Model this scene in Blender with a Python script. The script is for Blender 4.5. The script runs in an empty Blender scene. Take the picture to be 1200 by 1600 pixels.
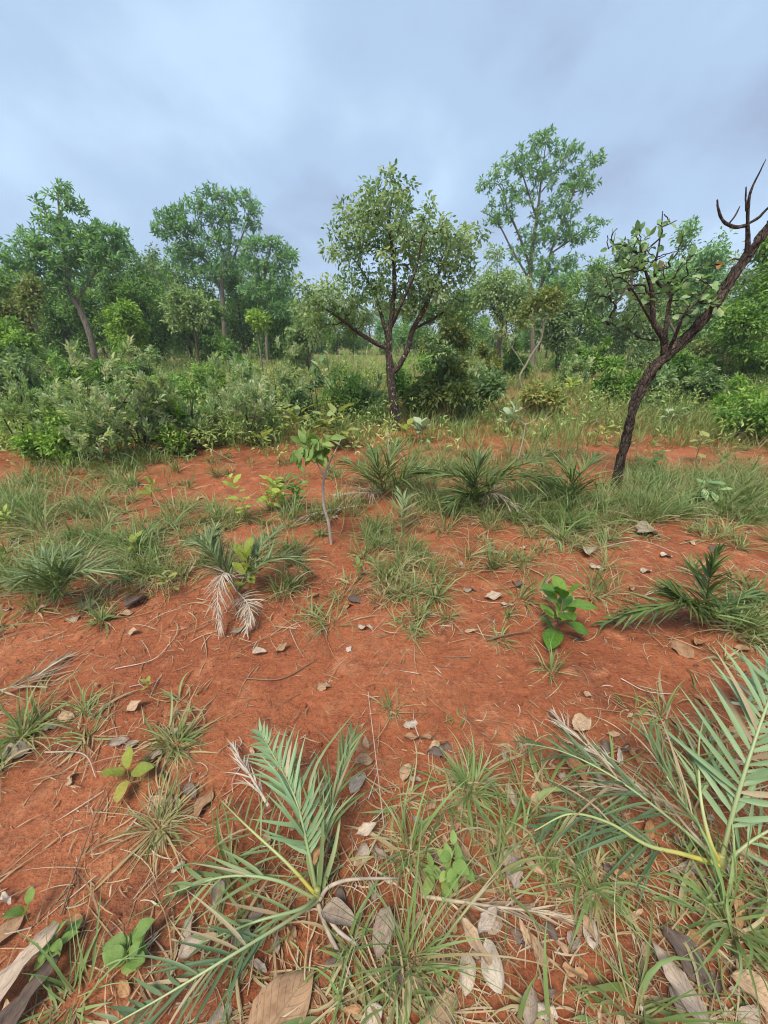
import bpy, math, random
import numpy as np
from mathutils import Vector, Matrix

R = math.radians
scene = bpy.context.scene
COL = scene.collection

# ------------------------------------------------------------------ camera
CAM_H, PITCH = 1.5, R(25)
cam_d = bpy.data.cameras.new('camera')
cam = bpy.data.objects.new('camera', cam_d)
COL.objects.link(cam)
cam.location = (0, 0, CAM_H)
cam.rotation_euler = (R(90) - PITCH, 0, 0)
cam_d.sensor_fit = 'VERTICAL'
cam_d.angle = 2 * math.atan(800 / 600)
cam_d.clip_start, cam_d.clip_end = 0.02, 3000
scene.camera = cam
scene.render.resolution_x, scene.render.resolution_y = 768, 1024

# ------------------------------------------------------------------ world: overcast sky
SUN_EL, SUN_AZ = R(62), R(-150)          # azimuth from +Y towards +X
world = bpy.data.worlds.new('World')
scene.world = world
world.use_nodes = True
wt = world.node_tree
wt.nodes.clear()
def wn(t, **k):
    n = wt.nodes.new(t)
    for a, b in k.items():
        setattr(n, a, b)
    return n
wl = wt.links.new
w_out = wn('ShaderNodeOutputWorld')
w_sky = wn('ShaderNodeTexSky', sky_type='NISHITA', sun_disc=False, sun_elevation=SUN_EL, sun_rotation=SUN_AZ)
w_bsky = wn('ShaderNodeBackground'); w_bsky.inputs['Strength'].default_value = 0.05
wl(w_sky.outputs[0], w_bsky.inputs['Color'])
w_tc = wn('ShaderNodeTexCoord')
w_sep = wn('ShaderNodeSeparateXYZ'); wl(w_tc.outputs['Generated'], w_sep.inputs[0])
w_add = wn('ShaderNodeMath', operation='ADD'); wl(w_sep.outputs['Z'], w_add.inputs[0]); w_add.inputs[1].default_value = 0.55
w_mx = wn('ShaderNodeMath', operation='MAXIMUM'); wl(w_add.outputs[0], w_mx.inputs[0]); w_mx.inputs[1].default_value = 0.12
w_div = wn('ShaderNodeVectorMath', operation='DIVIDE')
w_cmb = wn('ShaderNodeCombineXYZ')
for i in range(3):
    wl(w_mx.outputs[0], w_cmb.inputs[i])
wl(w_tc.outputs['Generated'], w_div.inputs[0]); wl(w_cmb.outputs[0], w_div.inputs[1])
w_map = wn('ShaderNodeMapping'); w_map.inputs['Location'].default_value = (3.1, 5.3, 0.7)
w_map.inputs['Rotation'].default_value = (0, 0, R(20)); w_map.inputs['Scale'].default_value = (1.5, 1.2, 1.3)
wl(w_div.outputs[0], w_map.inputs['Vector'])
w_n1 = wn('ShaderNodeTexNoise'); w_n1.inputs['Scale'].default_value = 1.7; w_n1.inputs['Detail'].default_value = 8
w_n1.inputs['Roughness'].default_value = 0.5; w_n1.inputs['Distortion'].default_value = 0.15
wl(w_map.outputs[0], w_n1.inputs['Vector'])
w_ramp = wn('ShaderNodeValToRGB')
w_ramp.color_ramp.interpolation = 'EASE'
for pos, c in ((0.3, (0.33, 0.42, 0.585, 1)), (0.72, (0.52, 0.69, 0.89, 1))):
    e = w_ramp.color_ramp.elements[0 if pos < .5 else 1]
    e.position, e.color = pos, c
e = w_ramp.color_ramp.elements.new(0.5); e.color = (0.41, 0.55, 0.755, 1)
wl(w_n1.outputs[0], w_ramp.inputs[0])
w_bcl = wn('ShaderNodeBackground'); w_bcl.inputs['Strength'].default_value = 0.345
wl(w_ramp.outputs[0], w_bcl.inputs['Color'])
w_mix = wn('ShaderNodeMixShader'); w_mix.inputs[0].default_value = 0.93      # cloud cover
wl(w_bsky.outputs[0], w_mix.inputs[1]); wl(w_bcl.outputs[0], w_mix.inputs[2])
wl(w_mix.outputs[0], w_out.inputs['Surface'])

# ------------------------------------------------------------------ veiled sun
sun_d = bpy.data.lights.new('sun', 'SUN')
sun_d.energy, sun_d.angle, sun_d.color = 1.5, R(24), (1.0, 0.90, 0.74)
sun = bpy.data.objects.new('sun', sun_d)
COL.objects.link(sun)
sdir = Vector((math.sin(SUN_AZ) * math.cos(SUN_EL), math.cos(SUN_AZ) * math.cos(SUN_EL), math.sin(SUN_EL)))
sun.rotation_euler = (-sdir).to_track_quat('-Z', 'Y').to_euler()

vs = scene.view_settings
vs.view_transform, vs.look, vs.gamma, vs.use_curve_mapping = 'Standard', 'None', 1.0, False
vs.exposure = 1.8
scene.cycles.use_denoising = True
scene.cycles.filter_width = 1.1
scene.cycles.max_bounces = 8
scene.cycles.diffuse_bounces = 4
scene.cycles.transmission_bounces = 6
scene.cycles.transparent_max_bounces = 4
scene.cycles.use_adaptive_sampling = True

# ------------------------------------------------------------------ helpers: noise, terrain, rays
def _hash(ix, iy, seed):
    n = ix.astype(np.int64) * 374761393 + iy.astype(np.int64) * 668265263 + seed * 974711
    n = (n ^ (n >> 13)) * 1274126177
    n = n ^ (n >> 16)
    return (n & 0xFFFFFF) / float(0xFFFFFF)
def vnoise(x, y, seed=0):
    x = np.asarray(x, float); y = np.asarray(y, float)
    ix, iy = np.floor(x), np.floor(y)
    fx, fy = x - ix, y - iy
    fx = fx * fx * (3 - 2 * fx); fy = fy * fy * (3 - 2 * fy)
    a, b = _hash(ix, iy, seed), _hash(ix + 1, iy, seed)
    c, d = _hash(ix, iy + 1, seed), _hash(ix + 1, iy + 1, seed)
    return (a + (b - a) * fx) * (1 - fy) + (c + (d - c) * fx) * fy - 0.5
def hgt(x, y):
    x = np.asarray(x, float); y = np.asarray(y, float)
    z = 0.10 * vnoise(x * .33 + 7.3, y * .33, 1) + 0.045 * vnoise(x * 1.1 + 3, y * 1.1, 2)
    z = z + 0.022 * vnoise(x * 3.1, y * 3.1 + 9, 3) + 0.010 * vnoise(x * 7.7, y * 7.7, 4)
    far = np.clip((np.hypot(x, y) - 14) / 60, 0, 1)
    return z + far * 1.2 * vnoise(x * .03, y * .03, 8)
def hz(x, y):
    return float(hgt(np.array([x]), np.array([y]))[0])
SP, CP = math.sin(PITCH), math.cos(PITCH)
def ray(px, py):
    cx, cy = (px - 600) / 600, (800 - py) / 600
    return np.array([cx, CP + cy * SP, -SP + cy * CP])
def at(px, py, Y):                      # point on that line of sight at forward distance Y
    d = ray(px, py)
    p = d * (Y / d[1]); p[2] += CAM_H
    return p
def gp(px, py, z=0.0):                  # point at height z above the terrain
    d = ray(px, py)
    t = (CAM_H - z) / -d[2]
    for _ in range(8):
        g = hz(d[0] * t, d[1] * t)
        t = 0.5 * t + 0.5 * (CAM_H - z - g) / -d[2]
    p = d * t; p[2] = hz(p[0], p[1]) + z
    return p
def proj(x, y, z):
    zz = z - CAM_H
    dep = y * CP - zz * SP
    up = y * SP + zz * CP
    dep = np.where(dep < 1e-3, 1e-3, dep)
    return 600 + 600 * x / dep, 800 - 600 * up / dep
def unit(v):
    v = np.asarray(v, float)
    return v / np.maximum(np.linalg.norm(v, axis=-1, keepdims=True), 1e-9)
def spline(pts, n):
    """Catmull-Rom through rows of pts (any width), n samples"""
    P = np.asarray(pts, float)
    if len(P) == 2:
        t = np.linspace(0, 1, n)[:, None]
        return P[0] * (1 - t) + P[1] * t
    P = np.vstack([2 * P[0] - P[1], P, 2 * P[-1] - P[-2]])
    m = len(P) - 3
    u = np.linspace(0, m - 1e-6, n)
    k = u.astype(int); f = (u - k)[:, None]
    p0, p1, p2, p3 = P[k], P[k + 1], P[k + 2], P[k + 3]
    return .5 * (2 * p1 + (p2 - p0) * f + (2 * p0 - 5 * p1 + 4 * p2 - p3) * f * f + (3 * p1 - p0 - 3 * p2 + p3) * f ** 3)

# ------------------------------------------------------------------ helpers: meshes and objects
class MB:
    """collects arrays of geometry, then links them as ONE mesh object"""
    def __init__(s):
        s.v, s.f, s.r, s.uv, s.n = [], [], [], [], 0
    def add(s, v, faces, rnd=None, uv=None):
        v = np.asarray(v, float).reshape(-1, 3)
        for f in faces:
            s.f.append(np.asarray(f, np.int64) + s.n)
        s.v.append(v)
        s.r.append(np.zeros(len(v)) if rnd is None else np.broadcast_to(np.asarray(rnd, float), (len(v),)))
        s.uv.append(np.zeros((len(v), 2)) if uv is None else np.asarray(uv, float).reshape(-1, 2))
        s.n += len(v)
    def mesh(s, name, mat, loc=None, smooth=True):
        v = np.concatenate(s.v)
        if loc is not None:
            v = v - np.asarray(loc, float)
        me = bpy.data.meshes.new(name)
        idx = np.concatenate([f.ravel() for f in s.f])
        tot = np.concatenate([np.full(len(f), f.shape[1]) for f in s.f])
        st = np.concatenate([[0], np.cumsum(tot)[:-1]])
        me.vertices.add(len(v)); me.vertices.foreach_set('co', v.ravel().astype(np.float32))
        me.loops.add(len(idx)); me.loops.foreach_set('vertex_index', idx.astype(np.int32))
        me.polygons.add(len(tot)); me.polygons.foreach_set('loop_start', st.astype(np.int32))
        me.polygons.foreach_set('use_smooth', np.full(len(tot), smooth))
        me.update(calc_edges=True)
        a = me.attributes.new('rnd', 'FLOAT', 'POINT')
        a.data.foreach_set('value', np.concatenate(s.r).astype(np.float32))
        uvl = me.uv_layers.new(name='UVMap')
        uvl.data.foreach_set('uv', np.concatenate(s.uv)[idx].ravel().astype(np.float32))
        if mat:
            me.materials.append(mat)
        return me
    def build(s, name, mat, parent=None, loc=None, smooth=True):
        """vertices are world coordinates; the object sits at loc (or in its parent's frame)"""
        ploc = WLOC.get(parent.name, (0, 0, 0)) if parent else None
        me = s.mesh(name, mat, ploc if parent else loc, smooth)
        o = bpy.data.objects.new(name, me)
        COL.objects.link(o)
        if parent:
            o.parent = parent
            WLOC[o.name] = ploc
        else:
            o.location = (0, 0, 0) if loc is None else tuple(loc)
            WLOC[o.name] = tuple(o.location)
        return o
WLOC = {}
def tag(o, label=None, cat=None, group=None, kind=None):
    if label: o['label'] = label
    if cat: o['category'] = cat
    if group: o['group'] = group
    if kind: o['kind'] = kind
    return o
def thing(name, label, cat, loc, group=None):
    o = bpy.data.objects.new(name, None)
    COL.objects.link(o)
    o.location = tuple(float(c) for c in loc)
    o.empty_display_size = .05
    WLOC[o.name] = tuple(o.location)
    return tag(o, label, cat, group)
def piece(name, me, parent, pos, d, n, sx, sy=None, sz=None):
    """a copy of a shared mesh (x = along, z = normal) as a part; pos in world coordinates"""
    d = unit(d); n = np.asarray(n, float)
    y = unit(np.cross(n, d)); n = np.cross(d, y)
    sy = sx if sy is None else sy
    sz = sx if sz is None else sz
    o = bpy.data.objects.new(name, me)
    COL.objects.link(o)
    base = np.zeros(3)
    if parent:
        o.parent = parent
        base = np.asarray(WLOC[parent.name])
    p = np.asarray(pos, float) - base
    m = Matrix(((d[0] * sx, y[0] * sy, n[0] * sz, p[0]), (d[1] * sx, y[1] * sy, n[1] * sz, p[1]),
                (d[2] * sx, y[2] * sy, n[2] * sz, p[2]), (0, 0, 0, 1)))
    o.matrix_basis = m
    WLOC[o.name] = tuple(np.asarray(pos, float))
    return o

def tubes(P, Rad, sides=5, rnd=None, rough=0.0, seed=0):
    """P (B,K,3), Rad (B,K): batch of tubes -> verts, [quads]"""
    P = np.asarray(P, float); Rad = np.asarray(Rad, float)
    if P.ndim == 2:
        P, Rad = P[None], Rad[None]
    B, K, _ = P.shape
    T = unit(np.gradient(P, axis=1))
    chord = unit(P[:, -1] - P[:, 0])
    ref = np.where(np.abs(chord[:, 2:3]) > .8, np.array([[1., 0, 0]]), np.array([[0, 0, 1.]]))[:, None, :]
    N = unit(np.cross(T, np.broadcast_to(ref, T.shape)))
    Bn = np.cross(T, N)
    a = np.linspace(0, 2 * np.pi, sides, endpoint=False)
    rr = Rad[..., None] * np.ones(sides)
    if rough:
        u = np.arange(K)[None, :, None] * np.ones((B, 1, sides))
        w = np.arange(sides)[None, None, :] * np.ones((B, K, 1))
        rr = rr * (1 + rough * (.8 * vnoise(u * .16, w * .9, seed) + .55 * vnoise(u * .5 + 50, w * 1.7, seed + 1) - .5 * np.clip(.16 - np.abs(vnoise(u * .09 + 9, w * .62, seed + 2)), 0, 1) / .16))
    V = P[:, :, None, :] + rr[..., None] * (np.cos(a)[None, None, :, None] * N[:, :, None, :] + np.sin(a)[None, None, :, None] * Bn[:, :, None, :])
    b = (np.arange(B) * K * sides)[:, None, None]
    k = (np.arange(K - 1) * sides)[None, :, None]
    s0 = np.arange(sides)[None, None, :]; s1 = (s0 + 1) % sides
    q = np.stack([b + k + s0, b + k + s1, b + k + sides + s1, b + k + sides + s0], -1).reshape(-1, 4)
    rn = np.zeros(B) if rnd is None else np.broadcast_to(rnd, (B,))
    uv = np.stack(np.broadcast_arrays((np.arange(sides) / sides)[None, None, :], (np.arange(K) / K)[None, :, None] * np.ones((B, 1, 1))), -1)
    return V.reshape(-1, 3), [q], np.repeat(rn, K * sides), uv.reshape(-1, 2)

def blades(base, az, el, L, W, droop, bend, segs, rnd, clampz=True, fold=0.0, lift=0.003, taper=1.6):
    """batch of grass-like ribbons"""
    N = len(base)
    s = np.linspace(0, 1, segs + 1)
    p = np.zeros((N, segs + 1, 3)); p[:, 0] = base
    azk = az[:, None] + bend[:, None] * s
    elk = np.maximum(el[:, None] - droop[:, None] * s ** 1.4, -1.35)
    d = np.stack([np.cos(elk) * np.sin(azk), np.cos(elk) * np.cos(azk), np.sin(elk)], -1)
    step = (L / segs)[:, None, None]
    p[:, 1:] = base[:, None] + np.cumsum(d[:, :-1] * step, axis=1)
    if clampz:
        g = hgt(p[..., 0], p[..., 1]) + lift
        p[..., 2] = np.maximum(p[..., 2], g)
    w = (W[:, None] * np.clip(1 - s ** taper, 0.04, 1) * np.minimum(1, .55 + s * 2.2)) * .5
    side = np.stack([np.cos(azk), -np.sin(azk), np.zeros_like(azk)], -1)
    upv = np.cross(side, d)
    tw = (rnd[:, None] * 37.7 % 1 - .5) * 1.2 + (rnd[:, None] * 91.3 % 1 - .5) * 2.2 * s
    side = side * np.cos(tw)[..., None] + upv * np.sin(tw)[..., None]
    l = p - side * w[..., None]; r = p + side * w[..., None]
    if fold:
        c = p - np.cross(side, d) * (w * fold)[..., None]
        V = np.stack([l, c, r], 2); m = 3
    else:
        V = np.stack([l, r], 2); m = 2
    b = (np.arange(N) * (segs + 1) * m)[:, None]
    k = (np.arange(segs) * m)[None, :]
    fs = []
    for j in range(m - 1):
        fs.append(np.stack([b + k + j, b + k + j + 1, b + k + m + j + 1, b + k + m + j], -1).reshape(-1, 4))
    uv = np.stack(np.broadcast_arrays((np.arange(m) / (m - 1))[None, None, :], s[None, :, None] * np.ones((N, 1, 1))), -1)
    return V.reshape(-1, 3), fs, np.repeat(rnd, (segs + 1) * m), uv.reshape(-1, 2)

def leafgeo(pos, d, n, L, W, rnd, kind='oval', curl=0.15, fold=0.12):
    d = unit(d); side = unit(np.cross(n, d)); n = np.cross(d, side)
    N = len(pos)
    L = np.broadcast_to(L, (N,))[:, None]; W = np.broadcast_to(W, (N,))[:, None]
    if kind == 'diamond':
        b = pos
        l = pos + d * .5 * L + side * W * .5 + n * fold * L
        r = pos + d * .45 * L - side * W * .5 + n * fold * L
        t = pos + d * L - n * curl * L
        V = np.stack([b, l, t, r], 1)
        i = (np.arange(N) * 4)[:, None]
        f = np.concatenate([i + np.array([0, 2, 1]), i + np.array([0, 3, 2])])
        uv = np.tile(np.array([[.5, 0], [0, .5], [.5, 1], [1, .5]]), (N, 1))
        return V.reshape(-1, 3), [f], np.repeat(rnd, 4), uv
    def st(s, w, z, j):
        return pos + d * s * L + side * W * w * j + n * (z + fold * abs(j) * w) * L
    V = np.stack([pos, st(.3, .46, 0, 1), st(.3, 0, .0, 0), st(.3, .46, 0, -1),
                  st(.7, .42, -curl * .45, 1), st(.7, 0, -curl * .45, 0), st(.7, .42, -curl * .45, -1), st(1, 0, -curl, 0)], 1)
    i = (np.arange(N) * 8)[:, None]
    tri = np.concatenate([i + np.array(t) for t in ((0, 2, 1), (0, 3, 2), (4, 5, 7), (5, 6, 7))])
    qd = np.concatenate([i + np.array(t) for t in ((1, 2, 5, 4), (2, 3, 6, 5))])
    uv = np.tile(np.array([[.5, 0], [0, .3], [.5, .3], [1, .3], [0, .7], [.5, .7], [1, .7], [.5, 1]]), (N, 1))
    return V.reshape(-1, 3), [tri, qd], np.repeat(rnd, 8), uv

# ------------------------------------------------------------------ materials
def new_mat(name):
    m = bpy.data.materials.new(name)
    m.use_nodes = True
    nt = m.node_tree
    nt.nodes.clear()
    def N(t, ins=None, **k):
        n = nt.nodes.new(t)
        for a, b in k.items():
            setattr(n, a, b)
        for a, b in (ins or {}).items():
            if hasattr(b, 'is_linked'):
                nt.links.new(b, n.inputs[a])
            else:
                n.inputs[a].default_value = b
        return n
    out = N('ShaderNodeOutputMaterial')
    return m, N, nt.links.new, out
def ramp(N, fac, stops, interp='LINEAR'):
    r = N('ShaderNodeValToRGB', {0: fac})
    cr = r.color_ramp
    cr.interpolation = interp
    while len(cr.elements) < len(stops):
        cr.elements.new(.5)
    for e, (p, c) in zip(cr.elements, sorted(stops, key=lambda q: q[0])):
        e.position = p
        e.color = (*c, 1)
    return r.outputs[0]
def mixc(N, fac, a, b, mode='MIX'):
    n = N('ShaderNodeMix', data_type='RGBA', blend_type=mode)
    for key, val in ((0, fac), (6, a), (7, b)):
        if hasattr(val, 'is_linked'):
            n.id_data.links.new(val, n.inputs[key])
        else:
            n.inputs[key].default_value = val if key == 0 else (*val, 1)
    return n.outputs[2]
def math2(N, op, a, b=0.0, c=None):
    ins = {0: a, 1: b}
    if c is not None: ins[2] = c
    return N('ShaderNodeMath', ins, operation=op).outputs[0]

def foliage(name, stops, rough=.5, trans=.3, src='attr', vein=0.0, base=None, tip=None, spec=.35, mottle=.25, nscale=9.0, tint=(1.25, 1.35, .7), spots=None):
    m, N, link, out = new_mat(name)
    if src == 'attr':
        fac = N('ShaderNodeAttribute', attribute_name='rnd').outputs['Fac']
    else:
        fac = N('ShaderNodeObjectInfo').outputs['Random']
    col = ramp(N, fac, stops)
    uv = N('ShaderNodeUVMap').outputs[0]
    sep = N('ShaderNodeSeparateXYZ', {0: uv})
    if base:                                   # sheath end of the blade has its own colour
        f = ramp(N, sep.outputs[1], [(0, (1, 1, 1)), (base[1], (0, 0, 0))])
        col = mixc(N, math2(N, 'MULTIPLY', f, base[2]), col, base[0])
    if tip:
        f = ramp(N, sep.outputs[1], [(tip[1], (0, 0, 0)), (1, (1, 1, 1))])
        col = mixc(N, math2(N, 'MULTIPLY', f, tip[2]), col, tip[0])
    tc = N('ShaderNodeTexCoord').outputs['Object']
    nz = N('ShaderNodeTexNoise', {'Vector': tc, 'Scale': nscale, 'Detail': 3.0}).outputs[0]
    col = mixc(N, mottle, col, ramp(N, nz, [(.3, (.45, .45, .4)), (.7, (1.5, 1.5, 1.4))]), 'MULTIPLY')
    bump = None
    if vein:
        du = math2(N, 'ABSOLUTE', math2(N, 'SUBTRACT', sep.outputs[0], .5))
        mid = ramp(N, du, [(.0, (1, 1, 1)), (.035, (0, 0, 0))])
        sv = math2(N, 'SINE', math2(N, 'MULTIPLY', math2(N, 'SUBTRACT', sep.outputs[1], math2(N, 'MULTIPLY', du, .55)), 56.0))
        sv = ramp(N, sv, [(.86, (0, 0, 0)), (1, (.55, .55, .55))])
        v = math2(N, 'MAXIMUM', mid, sv)
        col = mixc(N, math2(N, 'MULTIPLY', v, vein), col, (.42, .47, .2) if src != 'dead' else (.5, .4, .3))
        bump = N('ShaderNodeBump', {'Height': v, 'Strength': .35, 'Distance': .002}).outputs[0]
    if spots:
        sn = N('ShaderNodeTexNoise', {'Vector': tc, 'Scale': spots[1], 'Detail': 4.0}).outputs[0]
        col = mixc(N, ramp(N, sn, [(.58, (0, 0, 0)), (.66, (1, 1, 1))]), col, spots[0])
    p = N('ShaderNodeBsdfPrincipled', {'Base Color': col, 'Roughness': rough, 'Specular IOR Level': spec})
    if bump: link(bump, p.inputs['Normal'])
    if trans:
        tcol = mixc(N, 1.0, col, tint, 'MULTIPLY')
        t = N('ShaderNodeBsdfTranslucent', {'Color': tcol})
        mx = N('ShaderNodeMixShader', {0: trans, 1: p.outputs[0], 2: t.outputs[0]})
        link(mx.outputs[0], out.inputs['Surface'])
    else:
        link(p.outputs[0], out.inputs['Surface'])
    return m

def deadleaf(name, c1, c2, vein=.35):
    m, N, link, out = new_mat(name)
    rnd = N('ShaderNodeObjectInfo').outputs['Random']
    at_ = N('ShaderNodeAttribute', attribute_name='rnd').outputs['Fac']
    fac = math2(N, 'FRACT', math2(N, 'ADD', rnd, at_))
    col = mixc(N, fac, c1, c2)
    uv = N('ShaderNodeUVMap').outputs[0]
    sep = N('ShaderNodeSeparateXYZ', {0: uv})
    du = math2(N, 'ABSOLUTE', math2(N, 'SUBTRACT', sep.outputs[0], .5))
    mid = ramp(N, du, [(.0, (1, 1, 1)), (.03, (0, 0, 0))])
    sv = math2(N, 'SINE', math2(N, 'MULTIPLY', math2(N, 'SUBTRACT', sep.outputs[1], math2(N, 'MULTIPLY', du, .6)), 62.0))
    sv = ramp(N, sv, [(.8, (0, 0, 0)), (1, (.6, .6, .6))])
    v = math2(N, 'MAXIMUM', mid, sv)
    col = mixc(N, math2(N, 'MULTIPLY', v, vein), col, (.2, .13, .08))
    uvr = N('ShaderNodeVectorMath', {0: uv, 1: N('ShaderNodeCombineXYZ', {0: fac, 1: fac, 2: fac}).outputs[0]}, operation='ADD').outputs[0]
    n1 = N('ShaderNodeTexNoise', {'Vector': uvr, 'Scale': 3.5, 'Detail': 6.0, 'Roughness': .65}).outputs[0]
    col = mixc(N, .75, col, ramp(N, n1, [(.3, (.42, .36, .32)), (.52, (1, 1, 1)), (.75, (1.25, 1.22, 1.2))]), 'MULTIPLY')
    n2 = N('ShaderNodeTexNoise', {'Vector': uvr, 'Scale': 16.0, 'Detail': 3.0}).outputs[0]
    col = mixc(N, ramp(N, n2, [(.62, (0, 0, 0)), (.72, (.8, .8, .8))]), col, (.12, .075, .05))
    b = N('ShaderNodeBump', {'Height': math2(N, 'ADD', v, n1), 'Strength': .5, 'Distance': .003}).outputs[0]
    p = N('ShaderNodeBsdfPrincipled', {'Base Color': col, 'Roughness': .75, 'Normal': b, 'Specular IOR Level': .12})
    t = N('ShaderNodeBsdfTranslucent', {'Color': col})
    mx = N('ShaderNodeMixShader', {0: .15, 1: p.outputs[0], 2: t.outputs[0]})
    link(mx.outputs[0], out.inputs['Surface'])
    return m

def bark(name, c1, c2, lichen=None, scale=14.0, stretch=.25, bumpd=.02, lich=(.56, .62), lsc=22.0):
    m, N, link, out = new_mat(name)
    tc = N('ShaderNodeTexCoord').outputs['Object']
    mp = N('ShaderNodeMapping', {'Vector': tc, 'Scale': (1, 1, stretch)}).outputs[0]
    n1 = N('ShaderNodeTexNoise', {'Vector': mp, 'Scale': scale, 'Detail': 7.0, 'Roughness': .68}).outputs[0]
    vo = N('ShaderNodeTexVoronoi', {'Vector': mp, 'Scale': scale * 2.2}, feature='DISTANCE_TO_EDGE').outputs[0]
    col = mixc(N, ramp(N, n1, [(.32, (0, 0, 0)), (.68, (1, 1, 1))]), c1, c2)
    if lichen:
        n2 = N('ShaderNodeTexNoise', {'Vector': tc, 'Scale': lsc, 'Detail': 4.0, 'Roughness': .6}).outputs[0]
        col = mixc(N, ramp(N, n2, [(lich[0], (0, 0, 0)), (lich[1], (1, 1, 1))]), col, lichen)
    hgt_ = math2(N, 'ADD', n1, math2(N, 'MULTIPLY', ramp(N, vo, [(0, (0, 0, 0)), (.18, (1, 1, 1))]), .6))
    b = N('ShaderNodeBump', {'Height': hgt_, 'Strength': .9, 'Distance': bumpd}).outputs[0]
    p = N('ShaderNodeBsdfPrincipled', {'Base Color': col, 'Roughness': .85, 'Normal': b, 'Specular IOR Level': .2})
    link(p.outputs[0], out.inputs['Surface'])
    return m

def soil():
    m, N, link, out = new_mat('red_soil')
    tc = N('ShaderNodeTexCoord').outputs['Object']
    n1 = N('ShaderNodeTexNoise', {'Vector': tc, 'Scale': 1.1, 'Detail': 6.0, 'Roughness': .6}).outputs[0]
    n2 = N('ShaderNodeTexNoise', {'Vector': tc, 'Scale': 7.0, 'Detail': 8.0, 'Roughness': .62, 'Distortion': .4}).outputs[0]
    n3 = N('ShaderNodeTexNoise', {'Vector': tc, 'Scale': 60.0, 'Detail': 7.0, 'Roughness': .7}).outputs[0]
    mp = N('ShaderNodeMapping', {'Vector': tc, 'Rotation': (0, 0, R(-28)), 'Scale': (7, 34, 1)}).outputs[0]
    n4 = N('ShaderNodeTexNoise', {'Vector': mp, 'Scale': 1.0, 'Detail': 5.0, 'Roughness': .6}).outputs[0]
    col = ramp(N, n1, [(.3, (.255, .080, .038)), (.5, (.33, .110, .051)), (.72, (.42, .158, .076))])
    col = mixc(N, ramp(N, n2, [(.54, (0, 0, 0)), (.72, (.85, .85, .85))]), col, (.52, .225, .115))
    col = mixc(N, ramp(N, n2, [(.24, (.8, .8, .8)), (.42, (0, 0, 0))]), col, (.20, .056, .030))
    n5 = N('ShaderNodeTexNoise', {'Vector': tc, 'Scale': 3.4, 'Detail': 9.0, 'Roughness': .72}).outputs[0]
    col = mixc(N, ramp(N, n5, [(.53, (0, 0, 0)), (.68, (.85, .85, .85))]), col, (.155, .058, .034))
    col = mixc(N, .8, col, ramp(N, n3, [(.28, (.55, .50, .48)), (.5, (1, 1, 1)), (.74, (1.35, 1.38, 1.42))]), 'MULTIPLY')
    col = mixc(N, .35, col, ramp(N, n4, [(.3, (.72, .68, .66)), (.7, (1.2, 1.2, 1.2))]), 'MULTIPLY')
    sp = N('ShaderNodeSeparateXYZ', {0: tc})
    far = math2(N, 'ADD', sp.outputs[1], math2(N, 'MULTIPLY', n1, 12.0))
    col = mixc(N, ramp(N, math2(N, 'DIVIDE', far, 60.0), [(.22, (0, 0, 0)), (.42, (.9, .9, .9))]), col, (.17, .19, .065))
    # grains
    vo = N('ShaderNodeTexVoronoi', {'Vector': tc, 'Scale': 130.0}).outputs[0]
    h = math2(N, 'ADD', math2(N, 'MULTIPLY', n2, 1.2), math2(N, 'MULTIPLY', n3, .5))
    h = math2(N, 'ADD', h, math2(N, 'MULTIPLY', n4, .35))
    h = math2(N, 'SUBTRACT', h, math2(N, 'MULTIPLY', vo, .10))
    b = N('ShaderNodeBump', {'Height': h, 'Strength': 1.0, 'Distance': .03}).outputs[0]
    p = N('ShaderNodeBsdfPrincipled', {'Base Color': col, 'Roughness': .9, 'Normal': b, 'Specular IOR Level': .15})
    link(p.outputs[0], out.inputs['Surface'])
    return m

STRAW1, STRAW2 = (.40, .29, .16), (.52, .41, .26)
M = {}
M['soil'] = soil()
GS = [(0, (0.304, 0.238, 0.128)), (.10, (0.416, 0.357, 0.208)), (.20, (0.272, 0.264, 0.104)), (.36, (0.152, 0.187, 0.056)), (.58, (0.136, 0.212, 0.068)), (.80, (0.200, 0.289, 0.096)), (1, (0.272, 0.357, 0.152))]
M['grass'] = foliage('grass', GS, trans=.28, base=((.36, .28, .15), .30, .6), mottle=.1)
M['field'] = foliage('field_grass', [(0, (.36, .31, .16)), (.15, (.27, .28, .11)), (.45, (.20, .275, .085)), (.8, (.26, .355, .115)), (1, (.34, .42, .16))], trans=.3, base=((.23, .18, .09), .3, .4), mottle=.1)
M['straw'] = foliage('straw', [(0, (0.148, 0.090, 0.052)), (.3, (0.266, 0.173, 0.091)), (.7, (0.370, 0.266, 0.154)), (1, (0.385, 0.331, 0.252))], trans=.05, rough=.6, mottle=.3, nscale=30)
M['leaf_mid'] = foliage('leaf_dusty_green', [(0, (.105, .18, .08)), (.45, (.21, .315, .15)), (.8, (.33, .43, .23)), (1, (.45, .53, .31))], trans=.45)
M['leaf_cover'] = foliage('leaf_undergrowth', [(0, (0.137, 0.218, 0.068)), (.5, (0.259, 0.382, 0.123)), (.8, (0.410, 0.519, 0.205)), (1, (0.573, 0.620, 0.273))], trans=.45)
M['leaf_dark'] = foliage('leaf_dark_green', [(0, (0.074, 0.156, 0.050)), (.5, (0.142, 0.270, 0.080)), (.9, (0.246, 0.405, 0.120)), (1, (0.370, 0.513, 0.160))], trans=.45)
M['leaf_fresh'] = foliage('leaf_fresh_green', [(0, (0.093, 0.198, 0.038)), (.5, (0.173, 0.323, 0.063)), (1, (0.320, 0.475, 0.101))], trans=.36)
M['leaf_airy'] = foliage('leaf_blue_green', [(0, (0.131, 0.267, 0.133)), (.5, (0.203, 0.372, 0.188)), (1, (0.327, 0.505, 0.267))], trans=.45)
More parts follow.
